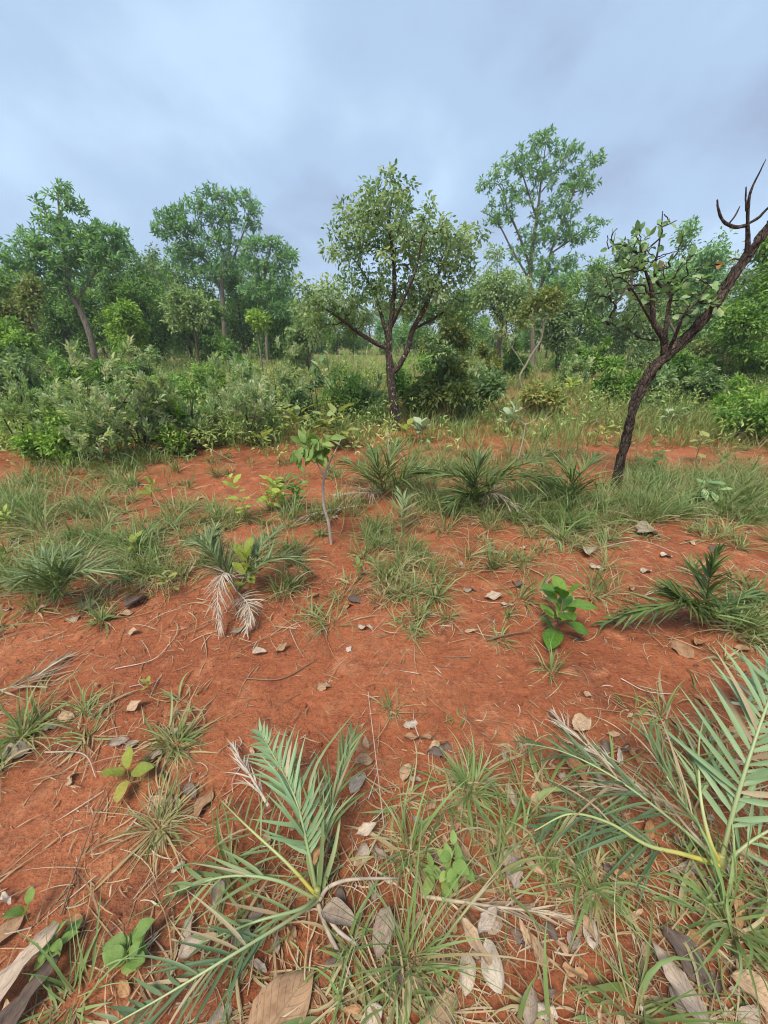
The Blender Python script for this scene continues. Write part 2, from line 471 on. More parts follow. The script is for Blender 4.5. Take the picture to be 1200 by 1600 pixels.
M['leaf_olive'] = foliage('leaf_olive', [(0, (.13, .175, .05)), (.5, (.21, .27, .08)), (.85, (.31, .35, .11)), (1, (.40, .36, .13))], trans=.3)
M['leaf_silver'] = foliage('leaf_silver_green', [(0, (0.256, 0.365, 0.166)), (.5, (0.403, 0.533, 0.276)), (1, (0.605, 0.620, 0.456))], trans=.35, rough=.65)
M['leaf_grey'] = foliage('leaf_grey_green_broad', [(0, (0.118, 0.216, 0.090)), (.5, (0.198, 0.331, 0.143)), (.8, (0.305, 0.446, 0.210)), (1, (0.437, 0.562, 0.315))], trans=.35, src='obj', vein=.25)
M['leaf_rust'] = foliage('leaf_rust_broad', [(0, (.34, .15, .07)), (1, (.42, .25, .12))], trans=.3, src='obj', vein=.25)
M['leaf_glossy'] = foliage('leaf_glossy', [(0, (.055, .16, .018)), (.6, (.085, .22, .026)), (1, (.17, .29, .04))], rough=.3, trans=.25, src='obj', vein=.3, spec=.4, spots=((.25, .20, .05), 45))
M['leaf_apple'] = foliage('leaf_apple_green', [(0, (.12, .22, .05)), (.5, (.19, .32, .085)), (1, (.28, .38, .11))], rough=.55, trans=.35, src='obj', vein=.35, spots=((.30, .24, .09), 60))
M['leaf_yel'] = foliage('leaf_yellow_green', [(0, (.22, .29, .05)), (.5, (.29, .36, .065)), (1, (.37, .36, .085))], trans=.4, src='obj', vein=.3, spots=((.30, .17, .06), 26))
M['leaf_bronze'] = foliage('leaf_bronze_green', [(0, (.24, .28, .07)), (.6, (.33, .36, .11)), (1, (.24, .32, .12))], trans=.3, src='obj', vein=.4)
M['leaf_lime'] = foliage('leaf_lime', [(0, (.30, .42, .06)), (1, (.45, .52, .13))], trans=.4, src='obj', vein=.3)
M['leaf_velvet'] = foliage('leaf_velvet', [(0, (.27, .35, .22)), (1, (.36, .44, .30))], trans=.2, rough=.75, src='obj', vein=.3)
PG = [(0, (0.092, 0.142, 0.055)), (.5, (0.147, 0.206, 0.084)), (1, (0.227, 0.284, 0.134))]
M['palm'] = foliage('palm_green', PG, trans=.22, src='obj', rough=.5, spec=.3, tip=((.38, .30, .16), .82, .7), mottle=.2, nscale=14)
M['palm_blue'] = foliage('palm_blue_green', [(0, (0.160, 0.258, 0.126)), (1, (0.248, 0.353, 0.193))], trans=.2, src='obj', rough=.5, spec=.3, tip=((.36, .33, .18), .92, .5), mottle=.15)
M['palm_dark'] = foliage('palm_dark_green', [(0, (.055, .10, .045)), (.6, (.095, .155, .075)), (1, (.15, .21, .11))], trans=.2, src='obj', rough=.5, spec=.3, tip=((.34, .27, .14), .85, .6), mottle=.2)
M['palm_j'] = foliage('palm_green_fine', PG, trans=.22, rough=.45, tip=((.36, .28, .15), .85, .6))
M['palm_jd'] = foliage('palm_dark_fine', [(0, (.06, .105, .035)), (.5, (.11, .17, .05)), (1, (.18, .24, .08))], trans=.22, rough=.42, tip=((.34, .27, .12), .85, .5))
M['palm_dead'] = foliage('palm_dead_pale', [(0, (0.295, 0.229, 0.182)), (.5, (0.410, 0.340, 0.281)), (1, (0.492, 0.427, 0.365))], trans=.1, rough=.7, mottle=.35, nscale=30)
M['palm_dead_obj'] = foliage('palm_dead_brown', [(0, (.20, .15, .09)), (.5, (.30, .24, .15)), (1, (.38, .33, .22))], trans=.1, rough=.7, src='obj', mottle=.35, nscale=30)
M['rachis'] = foliage('palm_rachis', [(0, (.30, .36, .14)), (1, (.36, .40, .19))], trans=0, src='obj', base=((.55, .43, .05), .36, 1.0), rough=.4, mottle=.15)
M['rachis_g'] = foliage('palm_rachis_green', [(0, (.24, .32, .15)), (1, (.32, .38, .20))], trans=0, src='obj', base=((.30, .29, .12), .4, .6), rough=.4, mottle=.15)
M['rachis_dead'] = foliage('palm_rachis_dead', [(0, (.33, .27, .22)), (1, (.46, .40, .35))], trans=0, src='obj', rough=.7, mottle=.5, nscale=40)
M['stem'] = foliage('green_stem', [(0, (.20, .24, .07)), (1, (.28, .27, .10))], trans=0, src='obj')
M['stem_br'] = foliage('brown_stem', [(0, (.16, .10, .06)), (1, (.26, .18, .11))], trans=0, src='obj')
M['bark_dark'] = bark('bark_dark', (.030, .022, .019), (.115, .083, .066), (.40, .38, .33), lich=(.60, .66), lsc=28)
M['bark_cork'] = bark('bark_cork', (.014, .011, .010), (.125, .092, .072), (.26, .22, .18), scale=16, stretch=.3, bumpd=.03, lich=(.60, .72), lsc=9)
M['bark_grey'] = bark('bark_grey', (.13, .11, .09), (.32, .28, .23))
M['bark_pale'] = bark('bark_pale', (.30, .25, .19), (.47, .42, .35), scale=20)
M['bark_mid'] = bark('bark_brown', (.060, .046, .036), (.155, .12, .09))
M['twig_pale'] = bark('twig_pale', (.33, .28, .23), (.56, .50, .43), scale=40, bumpd=.004)
M['dl_tan'] = deadleaf('dead_leaf_tan', (.36, .22, .13), (.53, .38, .25))
M['dl_grey'] = deadleaf('dead_leaf_grey', (.30, .235, .185), (.44, .37, .31))
M['dl_dark'] = deadleaf('dead_leaf_dark', (.10, .075, .065), (.20, .155, .135))
M['dl_white'] = deadleaf('dead_leaf_white', (.46, .37, .29), (.57, .49, .41), .2)
M['dl_brown'] = deadleaf('dead_leaf_brown', (.36, .19, .09), (.47, .28, .15))

# ------------------------------------------------------------------ the ground: one sheet to the horizon
def ground():
    rr = [0.04]
    while rr[-1] < 3.6: rr.append(rr[-1] + .018)
    while rr[-1] < 420: rr.append(rr[-1] * 1.032)
    rr = np.array(rr)
    th = np.concatenate([np.radians(np.linspace(-60, 60, 340)), np.radians(np.linspace(60, 300, 50))[1:-1]])
    RR, TH = np.meshgrid(rr, th, indexing='ij')
    X, Y = RR * np.sin(TH), RR * np.cos(TH)
    Z = hgt(X, Y)
    near = np.clip(1.6 - RR / 6, 0, 1)
    Z = Z + near * (.006 * vnoise(X * 19, Y * 19, 21) + .0045 * vnoise(X * 43, Y * 43, 22) * (vnoise(X * 2.2, Y * 2.2, 24) > -.1))
    ridg = np.abs(vnoise(X * 5.5 + Y * 2, Y * 9 - X * 3, 25))
    Z = Z - near * .010 * np.clip(.06 - ridg, 0, 1) / .06
    K, A = X.shape
    i = np.arange(K - 1)[:, None] * A; j = np.arange(A)[None, :]; j1 = (j + 1) % A
    q = np.stack([i + j, i + A + j, i + A + j1, i + j1], -1).reshape(-1, 4)
    mb = MB()
    mb.add(np.stack([X, Y, Z], -1), [q, np.arange(A)[None, ::-1]])
    return tag(mb.build('ground', M['soil']), kind='structure')
ground()

# ------------------------------------------------------------------ trees and shrubs
def base_at(px, Y):
    k = CAM_H / Y
    cy = (SP - k * CP) / (CP + k * SP)
    return gp(px, 800 - 600 * cy)
def lobe3(l, Y):
    px, py, rx, ry = l[:4]
    dY = l[4] if len(l) > 4 else 0
    Y = Y + dY
    c = at(px, py, Y)
    sx = abs(at(px + rx, py, Y)[0] - at(px - rx, py, Y)[0]) / 2
    sz = abs(at(px, py - ry, Y)[2] - at(px, py + ry, Y)[2]) / 2
    return c, np.array([sx, min(sx, sz * 1.3) if len(l) < 6 else l[5], sz])
def sample_lobes(lobes, n, rng, shell=2.2, mind=0.0):
    vol = np.array([np.prod(r) ** .75 for _, r in lobes]); vol /= vol.sum()
    out = np.zeros((0, 3)); tries = 0
    while len(out) < n and tries < 14:
        tries += 1
        k = rng.choice(len(lobes), n * 2, p=vol)
        C = np.array([lobes[i][0] for i in k]); S = np.array([lobes[i][1] for i in k])
        u = unit(rng.normal(size=(n * 2, 3))) * rng.random((n * 2, 1)) ** (1 / shell)
        for p in C + u * S:
            if len(out) >= n: break
            if mind and len(out) and np.min(np.sum((out - p) ** 2, 1)) < mind * mind: continue
            out = np.vstack([out, p])
    return out
def grow(nodes, clusters, rng, r_tip, power=.5, wob=.14, rmax=1.0, up=.1):
    """join each leaf cluster to the nearest wood; returns branches (B,7,3) with radii and end directions"""
    n0, C = len(nodes), len(clusters)
    KB = 5
    P = np.zeros((n0 + C * 4, 3)); own = np.full(n0 + C * 4, -1)
    P[:n0] = nodes; n = n0
    d0 = np.array([np.min(np.linalg.norm(nodes - c, axis=1)) for c in clusters])
    order = np.argsort(d0)
    BR = np.zeros((C, KB, 3)); par = np.full(C, -1)
    t = np.linspace(0, 1, KB)[:, None]
    for b, ci in enumerate(order):
        c = clusters[ci]
        dd = P[:n] - c
        cost = np.linalg.norm(dd, axis=1) + .7 * np.maximum(0, dd[:, 2])
        i = int(np.argmin(cost))
        a = P[i]; L = np.linalg.norm(c - a)
        m = (a + c) / 2 + np.array([0, 0, up * L]) + rng.normal(size=3) * wob * L
        q = (1 - t) ** 2 * a + 2 * t * (1 - t) * m + t * t * c
        q[1:-1] += rng.normal(size=(KB - 2, 3)) * wob * .22 * L
        BR[b] = q; par[b] = own[i]
        P[n:n + 3] = q[[2, 3, 4]]; own[n:n + 3] = b; n += 3
    w = np.ones(C)
    for b in range(C - 1, -1, -1):
        if par[b] >= 0: w[par[b]] += w[b]
    r0 = np.minimum(r_tip * w ** power * 1.25, rmax)
    rad = r0[:, None] * (1 - t[:, 0])[None, :] + r_tip * t[:, 0][None, :]
    return BR, rad, unit(BR[:, -1] - BR[:, -3])
def add_leaves(mb, C, D, per, L, W, rng, kind='oval', spread=.12, style='tuft', droop=.25, upn=.8, tone=.5, jit=.35):
    n = len(C) * per
    c = np.repeat(C, per, 0); d = np.repeat(D, per, 0)
    rc = np.repeat(rng.random(len(C)), per)
    rv = unit(rng.normal(size=(n, 3)))
    if style == 'whorl':
        dirs = unit(rv + d * .7 + np.array([0, 0, .1]))
        pos = c + dirs * rng.random((n, 1)) * spread * .5 - d * rng.random((n, 1)) * spread
    elif style == 'sprayup':
        d = unit(d * .5 + np.array([0, 0, .75]) + np.repeat(rng.normal(size=(len(C), 3)) * .25, per, 0))
        pos = c + d * (rng.random((n, 1)) - .35) * spread * 2.4 + rv * spread * .12
        dirs = unit(d * .9 + rv * .6)
    elif style == 'spray':
        pos = c - d * rng.random((n, 1)) * spread * 2.2 + rv * spread * .22
        dirs = unit(d * .9 + rv * .75)
    else:
        pos = c + rv * spread * rng.random((n, 1)) ** .45
        dirs = unit((pos - c) / spread * .7 + d * .4 + unit(rng.normal(size=(n, 3))) * .6 + np.array([0, 0, -droop]))
    nor = unit(unit(rng.normal(size=(n, 3))) * .75 + np.array([0, 0, upn]))
    s = rng.uniform(.65, 1.25, n)
    rnd = np.clip(tone + (rc - .5) * jit * 1.6 + rng.normal(size=n) * jit * .45, 0, 1)
    mb.add(*leafgeo(pos, dirs, nor, L * s, W * s * rng.uniform(.8, 1.15, n), rnd, kind))

def tree(name, label, cat, base, trunk, limbs=(), lobes=(), ncl=120, per=30, leaf=(.09, .04), mat='leaf_mid', brk='bark_mid',
         r_tip=.004, kind='diamond', spread=.2, style='tuft', group=None, seed=1, Y=None, sides=8, rough=.25, mind=.0, shell=2.2,
         tone=.5, droop=.25, leafobj=None, pxl=True, part='trunk', rmax=.05, auto=0.5, nodes_from=.3, wob=.14, jit=.35):
    """base: world point. trunk / limbs: [(px, py, radius[, dY]), ...] along the photograph's lines at distance Y (world metres)"""
    rng = np.random.default_rng(seed)
    Y = base[1] if Y is None else Y
    th = thing(name, label, cat, base, group)
    def line(pl, first=None):
        pts = []
        for k, q in enumerate(pl):
            p = at(q[0], q[1], Y + (q[3] if len(q) > 3 else 0))
            pts.append([*p, q[2]])
        if first is not None:
            pts[0] = [*first, pl[0][2]]
        return np.array(pts)
    nodes = []
    for k, pl in enumerate([trunk, *limbs]):
        q = line(pl, (base[0], base[1], base[2] - .04) if k == 0 else None)
        ln = np.sum(np.linalg.norm(np.diff(q[:, :3], axis=0), axis=1))
        K = int(max(8, min((170 if k == 0 else 50) if sides > 12 else 40, ln / max(q[:, 3].mean() * (.45 if sides > 12 else 1.3), .012))))
        s = spline(q, K)
        s[:, :3] += np.cumsum(rng.normal(size=(K, 3)) * ln / K * .06, 0) * np.linspace(0, 1, K)[:, None] * .5
        mb = MB()
        sd_ = sides if k == 0 else max(5, sides // 2)
        v, f, rn, uv = tubes(s[:, :3], np.maximum(s[:, 3], .003), sd_, None, rough * (1 if k == 0 else .6), seed + k * 3)
        mb.add(v, f + [np.arange(len(v) - sd_, len(v))[None, :]], rn, uv)
        mb.build(part if k == 0 else 'limb', M[brk], th)
        j0 = int(K * nodes_from) if k == 0 else 1
        nodes.append(s[j0:, :3])
    nodes = np.concatenate(nodes)
    lb = [lobe3(l, Y) for l in lobes] if pxl else [(np.asarray(c, float), np.asarray(r, float)) for c, r in lobes]
    C = sample_lobes(lb, ncl, rng, shell, mind)
    BR, rad, D = grow(nodes, C, rng, r_tip, rmax=rmax, wob=wob)
    mb = MB(); mb.add(*tubes(BR, rad, 3 if kind == 'diamond' else 5))
    tag(mb.build('branches', M[brk], th), kind='stuff')
    if leafobj is None:
        mb = MB()
        add_leaves(mb, BR[:, -1], D, per, leaf[0], leaf[1], rng, kind, spread, style, droop, tone=tone, jit=jit)
        tag(mb.build('crown', M[mat], th), kind='stuff')
    else:
        leafobj(th, BR, D, rng)
    return th
def auto_lobes(px, top, bot, w, rng, n=7):
    L = []
    for k in range(n):
        f = (k + .5) / n
        py = top + (bot - top) * (f * .8 + .12)
        hw = w * math.sin(math.pi * (0.12 + .8 * f)) ** .6 * .75
        L.append((px + rng.uniform(-1, 1) * hw * .85, py + rng.uniform(-.08, .08) * (bot - top), hw * rng.uniform(.28, .6), (bot - top) * rng.uniform(.09, .19), rng.uniform(-.6, .6)))
    return L
def simple_tree(label, px, Y, top, bot, w, mat, brk='bark_mid', r=.07, seed=0, lean=0, group=None, ncl=130, per=34, leaf=(.16, .075), spread=.32, name='tree', tone=.5, style='tuft', n=7, bpy_=None, kind='diamond', droop=.25, lobes=None, jit=.35, wob=.14):
    rng = np.random.default_rng(seed + 900)
    b = base_at(px, Y)
    px0, py0 = proj(b[0], b[1], b[2])
    mid = (bot * .55 + top * .45)
    # a real vertical trunk leans outwards in this lens
    topx = proj(b[0] + lean, b[1], b[2] + 4.0)
    slope = (float(topx[0]) - px0) / (float(topx[1]) - py0)
    X = lambda py: px0 + slope * (py - py0)
    j = lambda: rng.uniform(-.03, .03) * (py0 - top)
    pm = bot + (py0 - bot) * .1
    trunk = [(px0, py0, r * 1.15), (X((py0 + pm) / 2) + j() * .6, (py0 + pm) / 2, r * .95), (X(pm) + j(), pm, r * .85), (X(mid) + j(), mid, r * .5), (X(top) + j(), top + (bot - top) * .2, r * .15)]
    limbs = []
    for s in (-1, 1):
        y1 = pm - (pm - mid) * rng.uniform(0, .35)
        limbs.append([(X(y1), y1, r * .55), (X(y1) + s * w * .22, (y1 + mid) / 2, r * .42), (X(mid) + s * w * .5, mid - (bot - top) * rng.uniform(0, .15), r * .2)])
    return tree(name, label, 'tree', b, trunk, limbs, lobes or auto_lobes(X(mid), top, bot, w, rng, n), ncl, per, leaf, mat, brk, .006, kind, spread, style, group, seed, sides=7, tone=tone, rmax=r * .5, droop=droop, jit=jit, wob=wob)

# --- the tree in the middle
b = gp(620, 672)
tree('tree', 'small dark-barked tree with a dense dusty green crown in the middle of the view', 'tree', b,
     [(620, 672, .088), (617, 640, .070), (611, 600, .064), (609, 570, .060), (607, 545, .046), (611, 500, .038), (616, 450, .032), (614, 400, .026), (608, 350, .018), (612, 305, .008)],
     [[(611, 585, .050), (624, 570, .044), (637, 545, .042), (645, 515, .040), (664, 480, .032), (680, 440, .022, .25), (700, 400, .012, .3)],
      [(607, 545, .038), (585, 535, .034), (560, 520, .030), (541, 505, .026, -.1), (520, 490, .016, -.2), (490, 470, .008, -.2)],
      [(608, 540, .034), (598, 500, .028), (585, 460, .022, .3), (565, 420, .014, .4), (540, 390, .008, .5)],
      [(612, 510, .026), (630, 470, .022, -.3), (650, 420, .016, -.4), (660, 370, .010, -.4)],
      [(645, 515, .024), (690, 490, .016, .3), (720, 455, .010, .4)]],
     [(612, 310, 48, 40), (575, 350, 52, 38, .2), (660, 350, 50, 40, -.2), (545, 385, 46, 34, .1), (620, 385, 58, 40), (690, 385, 44, 34, .2), (715, 400, 36, 46, -.1), (725, 375, 30, 22, -.3),
      (590, 440, 48, 30, .3), (680, 440, 50, 36, -.2), (530, 460, 48, 38, -.2), (500, 480, 36, 32), (545, 500, 36, 30, .3), (700, 470, 34, 34, .3), (490, 505, 30, 30, .1), (630, 460, 60, 40, .2), (503, 392, 18, 12), (742, 365, 16, 12), (598, 280, 14, 12), (640, 292, 14, 10), (470, 448, 16, 16), (735, 432, 16, 12), (520, 365, 14, 10)],
     ncl=205, per=62, leaf=(.064, .031), mat='leaf_mid', brk='bark_dark', kind='oval', spread=.125, seed=3, sides=16, rough=.35, mind=.16, shell=2.2, tone=.55, wob=.18, jit=.5, r_tip=.0035)

# --- the crooked leaning tree at the right, with large leaves one can pick apart
def leaf_mesh(name, mat, wid=.5, fold=.12, curl=.2, wav=.03, nx=9, ny=5, tipw=.0, notch=0.0, peak=.45, seed=0, tear=0.0, roll=0.0):
    """a leaf 1 long: x along, z normal"""
    rng = np.random.default_rng(seed)
    s = np.linspace(0, 1, nx)
    prof = (np.sin(np.pi * np.clip(s, 0, 1) ** (math.log(.5) / math.log(peak)))) ** .75
    prof = np.maximum(prof, .02)
    V, UV = [], []
    for i, si in enumerate(s):
        for j in range(ny):
            v = -1 + 2 * j / (ny - 1)
            e = 1.0
            if tear and abs(v) > .9: e = 1 - tear * rng.random()
            w = v * prof[i] * wid * .5 * e
            z = fold * abs(w) - curl * si ** 2 + wav * math.sin(si * 9 + v * 2 + seed) * abs(v)
            x = si + notch * math.sin(si * 40) * abs(v) * .2 - abs(v) * .02
            if roll:
                a = w * roll * 2
                ww = math.sin(a) / (roll * 2) if abs(roll) > 1e-6 else w
                z += (1 - math.cos(a)) / (roll * 2); w = ww
            V.append((x, w, z)); UV.append(((v + 1) / 2, si))
    f = [(i * ny + j, (i + 1) * ny + j, (i + 1) * ny + j + 1, i * ny + j + 1) for i in range(nx - 1) for j in range(ny - 1)]
    mb = MB(); mb.add(V, [np.array(f)], 0, UV)
    return mb.mesh(name, M[mat])
LG = [leaf_mesh('leaf', 'leaf_grey', .62, .15, .18, .03, 7, 5, seed=k) for k in range(3)]
LR = [leaf_mesh('leaf', 'leaf_rust', .55, .2, .3, .05, 7, 5, seed=k) for k in range(2)]
def big_leaves(th, BR, D, rng):
    n = 0
    for k in range(len(BR)):
        if rng.random() < .28: continue
        c = BR[k, -1]
        px, py = proj(*c)
        rust = min(math.hypot(px - a, py - b_) for a, b_ in ((972, 362), (1040, 410), (1130, 416))) < 14
        for i in range(rng.integers(3, 5)):
            if n >= 295: return
            d = unit(rng.normal(size=3) * .75 + D[k] * .7 + np.array([0, 0, .15]))
            nn = unit(rng.normal(size=3) * .5 + np.array([0, -.25, .8]))
            L = rng.uniform(.052, .088)
            p = c - D[k] * rng.random() * .07
            me = (LR if rust and rng.random() < .6 else LG)[rng.integers(2)]
            piece('leaf', me, th, p + d * .012, d, nn, L); n += 1
b = gp(962, 765)
tree('tree', 'crooked tree with black fissured trunk leaning to the right edge of the picture', 'tree', b,
     [(962, 765, 0.0528), (966, 735, 0.0405), (978, 690, 0.0440), (986, 650, 0.0387), (1000, 610, 0.0466), (1022, 575, 0.0422), (1050, 548, 0.0458), (1085, 515, 0.0440), (1115, 478, 0.0405), (1140, 436, 0.0378), (1166, 400, 0.0352), (1190, 366, 0.0326), (1215, 335, 0.0334), (1260, 290, 0.0220)],
     [[(1036, 553, .028), (1036, 530, .025), (1022, 505, .023), (1020, 480, .020), (1018, 450, .016), (1008, 420, .010), (995, 395, .007)],
      [(1040, 548, .024), (1040, 520, .020), (1045, 480, .018, .1), (1048, 462, .014, .1), (1035, 450, .014, .15), (1022, 430, .010, .2), (1030, 370, .006, .2), (1034, 330, .004, .2)],
      [(1045, 548, .018), (1055, 525, .014, -.1), (1070, 490, .010, -.15), (1090, 470, .007, -.15), (1110, 440, .004, -.15)],
      [(1020, 505, .012), (1010, 490, .010, -.2), (988, 452, .008, -.25), (975, 455, .007, -.3), (968, 470, .005, -.3), (960, 478, .003, -.3)],
      [(1028, 532, .008), (1000, 528, .007, .2), (975, 510, .006, .3), (950, 503, .005, .35), (932, 490, .003, .4)],
      [(1166, 402, .022), (1168, 375, .018), (1168, 345, .012), (1170, 310, .011), (1176, 290, .008), (1190, 262, .005), (1196, 248, .003)],
      [(1168, 352, .013), (1150, 355, .012), (1132, 347, .011), (1123, 328, .009), (1121, 312, .006)],
      [(1168, 350, .012), (1185, 340, .011), (1200, 325, .009), (1225, 300, .006)],
      [(1136, 353, .007), (1148, 338, .006), (1156, 322, .004)],
      [(1166, 330, .008), (1165, 310, .006), (1166, 292, .004)]],
     [(972, 372, 30, 22), (1030, 385, 44, 28), (985, 420, 48, 34), (960, 450, 26, 30, .2), (1060, 420, 40, 28, .15), (1020, 455, 40, 24), (1090, 440, 28, 22), (1105, 470, 24, 24, -.1), (1070, 480, 26, 30), (975, 500, 26, 20, .2), (1040, 350, 16, 20), (1130, 415, 14, 10)],
     ncl=135, per=0, brk='bark_cork', kind='oval', seed=11, sides=26, rough=.75, mind=.075, shell=3, wob=.16, leafobj=big_leaves, r_tip=.0035, nodes_from=.75)

# --- tall airy tree right of the middle
b = base_at(833, 19)
tree('tree', 'tallest tree, with pale slender stems and an airy blue-green crown right of the middle', 'tree', b,
     [(833, 552, .12), (832, 500, .11), (828, 450, .10), (830, 400, .085), (838, 340, .06), (846, 280, .035), (855, 215, .012)],
     [[(832, 490, .08), (848, 440, .07), (862, 390, .055), (885, 330, .04), (905, 280, .025), (930, 245, .01)],
      [(830, 420, .06), (812, 370, .05), (795, 330, .035), (780, 290, .02), (752, 290, .01)],
      [(829, 440, .05), (800, 390, .04), (775, 345, .025), (750, 330, .01)],
      [(838, 340, .045), (822, 290, .03), (805, 240, .015)],
      [(862, 395, .04), (900, 370, .03), (935, 350, .012)],
      [(846, 300, .03), (875, 260, .02), (890, 225, .01)]],
     [(850, 218, 22, 20), (812, 250, 34, 22), (890, 235, 30, 18), (930, 248, 20, 14), (790, 272, 28, 18), (850, 270, 44, 26), (905, 285, 34, 24), (755, 290, 20, 14), (800, 310, 40, 22), (870, 330, 40, 26), (930, 345, 22, 14), (780, 340, 30, 16), (845, 370, 38, 24), (900, 370, 34, 20), (850, 420, 34, 22), (815, 395, 24, 18), (890, 410, 22, 18)],
     ncl=520, per=19, leaf=(.15, .045), mat='leaf_airy', brk='bark_grey', spread=.14, style='whorl', seed=21, sides=9, r_tip=.007, mind=.17, shell=2.0, rmax=.05, tone=.55)
# --- the tall trees of the left wood
b = base_at(152, 17)
tree('tree', 'leftmost tall tree, grey leaning trunk and a narrow feathery top above its crown', 'tree', b,
     [(152, 572, .13), (142, 530, .12), (128, 490, .11), (112, 460, .09), (105, 420, .075), (100, 370, .055), (92, 320, .03), (92, 292, .012)],
     [[(112, 462, .07), (90, 430, .05), (60, 400, .03), (35, 380, .015)], [(118, 475, .06), (145, 430, .05), (170, 390, .03), (200, 365, .015)], [(105, 420, .04), (135, 380, .03), (155, 350, .012)]],
     [(90, 300, 26, 16), (60, 318, 16, 12), (118, 322, 22, 14), (80, 345, 22, 16), (110, 365, 40, 20), (60, 380, 40, 24), (150, 365, 34, 22), (100, 400, 60, 28), (40, 415, 40, 24), (170, 400, 46, 28), (90, 440, 56, 24), (185, 375, 20, 20)],
     ncl=420, per=18, leaf=(.19, .06), mat='leaf_airy', brk='bark_grey', spread=.26, style='whorl', seed=31, sides=9, r_tip=.008, mind=.15, tone=.5)
b = base_at(352, 23)
tree('tree', 'tall tree of the left wood with a wide rounded see-through crown', 'tree', b,
     [(352, 560, .14), (350, 500, .13), (346, 450, .11), (352, 410, .09), (360, 370, .06), (350, 325, .03), (345, 300, .015)],
     [[(348, 460, .09), (325, 415, .08), (298, 380, .06), (275, 355, .03), (255, 345, .015)], [(350, 430, .07), (370, 390, .05), (385, 350, .03), (398, 325, .012)], [(352, 405, .05), (335, 360, .04), (318, 325, .015)]],
     [(330, 302, 26, 12), (370, 310, 30, 14), (395, 325, 18, 14), (300, 320, 26, 14), (268, 335, 26, 14), (345, 335, 40, 18), (390, 350, 20, 12), (290, 355, 36, 18), (255, 360, 18, 16), (350, 375, 34, 18), (310, 390, 36, 16), (370, 410, 26, 18), (330, 425, 34, 20), (285, 400, 30, 20)],
     ncl=420, per=16, leaf=(.22, .07), mat='leaf_airy', brk='bark_grey', spread=.26, style='whorl', seed=33, sides=9, r_tip=.009, mind=.2, tone=.4)
b = base_at(418, 21)
tree('tree', 'slender airy tree at the right end of the left wood', 'tree', b,
     [(418, 560, .08), (415, 500, .075), (412, 450, .06), (418, 410, .04), (425, 380, .015)],
     [[(413, 460, .04), (430, 425, .03), (450, 405, .012)], [(412, 450, .04), (398, 410, .03), (390, 380, .012)]],
     [(415, 380, 28, 14), (445, 398, 20, 16), (395, 385, 18, 14), (430, 415, 34, 14), (400, 415, 26, 16), (440, 440, 22, 14), (410, 455, 40, 18), (440, 480, 24, 20)],
     ncl=250, per=16, leaf=(.20, .07), mat='leaf_airy', brk='bark_grey', spread=.24, style='whorl', seed=35, sides=8, r_tip=.008, mind=.2, tone=.5)
# --- the small rounded tree and the pale-stemmed one, both behind the middle tree's right side
b = base_at(781, 14)
tree('tree', 'small tree with a rounded grey-green crown on a black trunk below the tallest tree', 'tree', b,
     [(781, 566, .075), (780, 540, .065), (784, 515, .06), (782, 490, .045), (775, 455, .03), (778, 425, .01)],
     [[(784, 512, .04), (800, 492, .035), (812, 470, .015)], [(782, 500, .035), (765, 475, .025), (750, 455, .01)]],
     [(780, 432, 28, 18), (757, 450, 24, 18), (802, 448, 24, 20), (780, 462, 40, 18), (812, 470, 14, 16), (748, 472, 16, 14), (775, 402, 12, 12), (790, 480, 26, 12)],
     ncl=150, per=40, leaf=(.10, .05), mat='leaf_silver', brk='bark_dark', spread=.2, seed=41, sides=8, tone=.2, r_tip=.005, shell=3)
b = gp(817, 612)
tree('tree', 'small open tree with bare cream-coloured forking stems and sparse olive leaves', 'tree', b,
     [(817, 612, .030), (812, 590, .028), (822, 570, .026), (832, 552, .026), (845, 530, .026), (848, 505, .020), (840, 488, .012)],
     [[(820, 575, .018), (806, 552, .017), (797, 540, .014), (790, 528, .010), (770, 522, .006), (752, 514, .004)], [(800, 545, .012), (803, 530, .010), (795, 515, .006)],
      [(847, 515, .016), (856, 492, .014), (868, 490, .008), (882, 480, .004)], [(826, 562, .012), (838, 575, .009), (852, 590, .005)]],
     [(848, 470, 26, 12), (830, 478, 20, 10), (868, 476, 16, 10), (815, 500, 14, 10), (860, 455, 16, 10), (790, 512, 14, 8)],
     ncl=60, per=22, leaf=(.12, .05), mat='leaf_olive', brk='bark_pale', spread=.17, seed=43, sides=8, r_tip=.004, tone=.5, rough=.2)
# --- the low trees standing in front of the left wood
b = gp(316, 588)
tree('tree', 'thin young tree with a forked brown stem before the dark left wood', 'tree', b,
     [(316, 588, .055), (310, 560, .048), (307, 535, .042), (303, 512, .03), (296, 480, .02), (288, 460, .008)],
     [[(307, 530, .03), (316, 508, .022), (322, 485, .01)], [(304, 540, .02), (288, 522, .015), (272, 512, .006)]],
     [(285, 462, 24, 12), (305, 475, 24, 14), (272, 482, 16, 14), (318, 490, 12, 14), (295, 495, 26, 12), (275, 508, 14, 8)],
     ncl=90, per=28, leaf=(.15, .07), mat='leaf_mid', brk='bark_mid', spread=.22, seed=45, r_tip=.005, tone=.62)
b = gp(412, 592)
tree('tree', 'slim pale sapling topped by a bright lime tuft at the edge of the left wood', 'tree', b,
     [(412, 592, .042), (408, 560, .036), (405, 530, .03), (402, 505, .016), (400, 492, .006)],
     [[(406, 535, .018), (396, 522, .012), (388, 515, .005)], [(406, 540, .016), (414, 525, .012), (418, 512, .005)]],
     [(400, 496, 12, 12), (405, 508, 14, 10)], ncl=26, per=20, leaf=(.15, .07), mat='leaf_fresh', brk='bark_grey', spread=.15, seed=47, r_tip=.005, tone=.95)

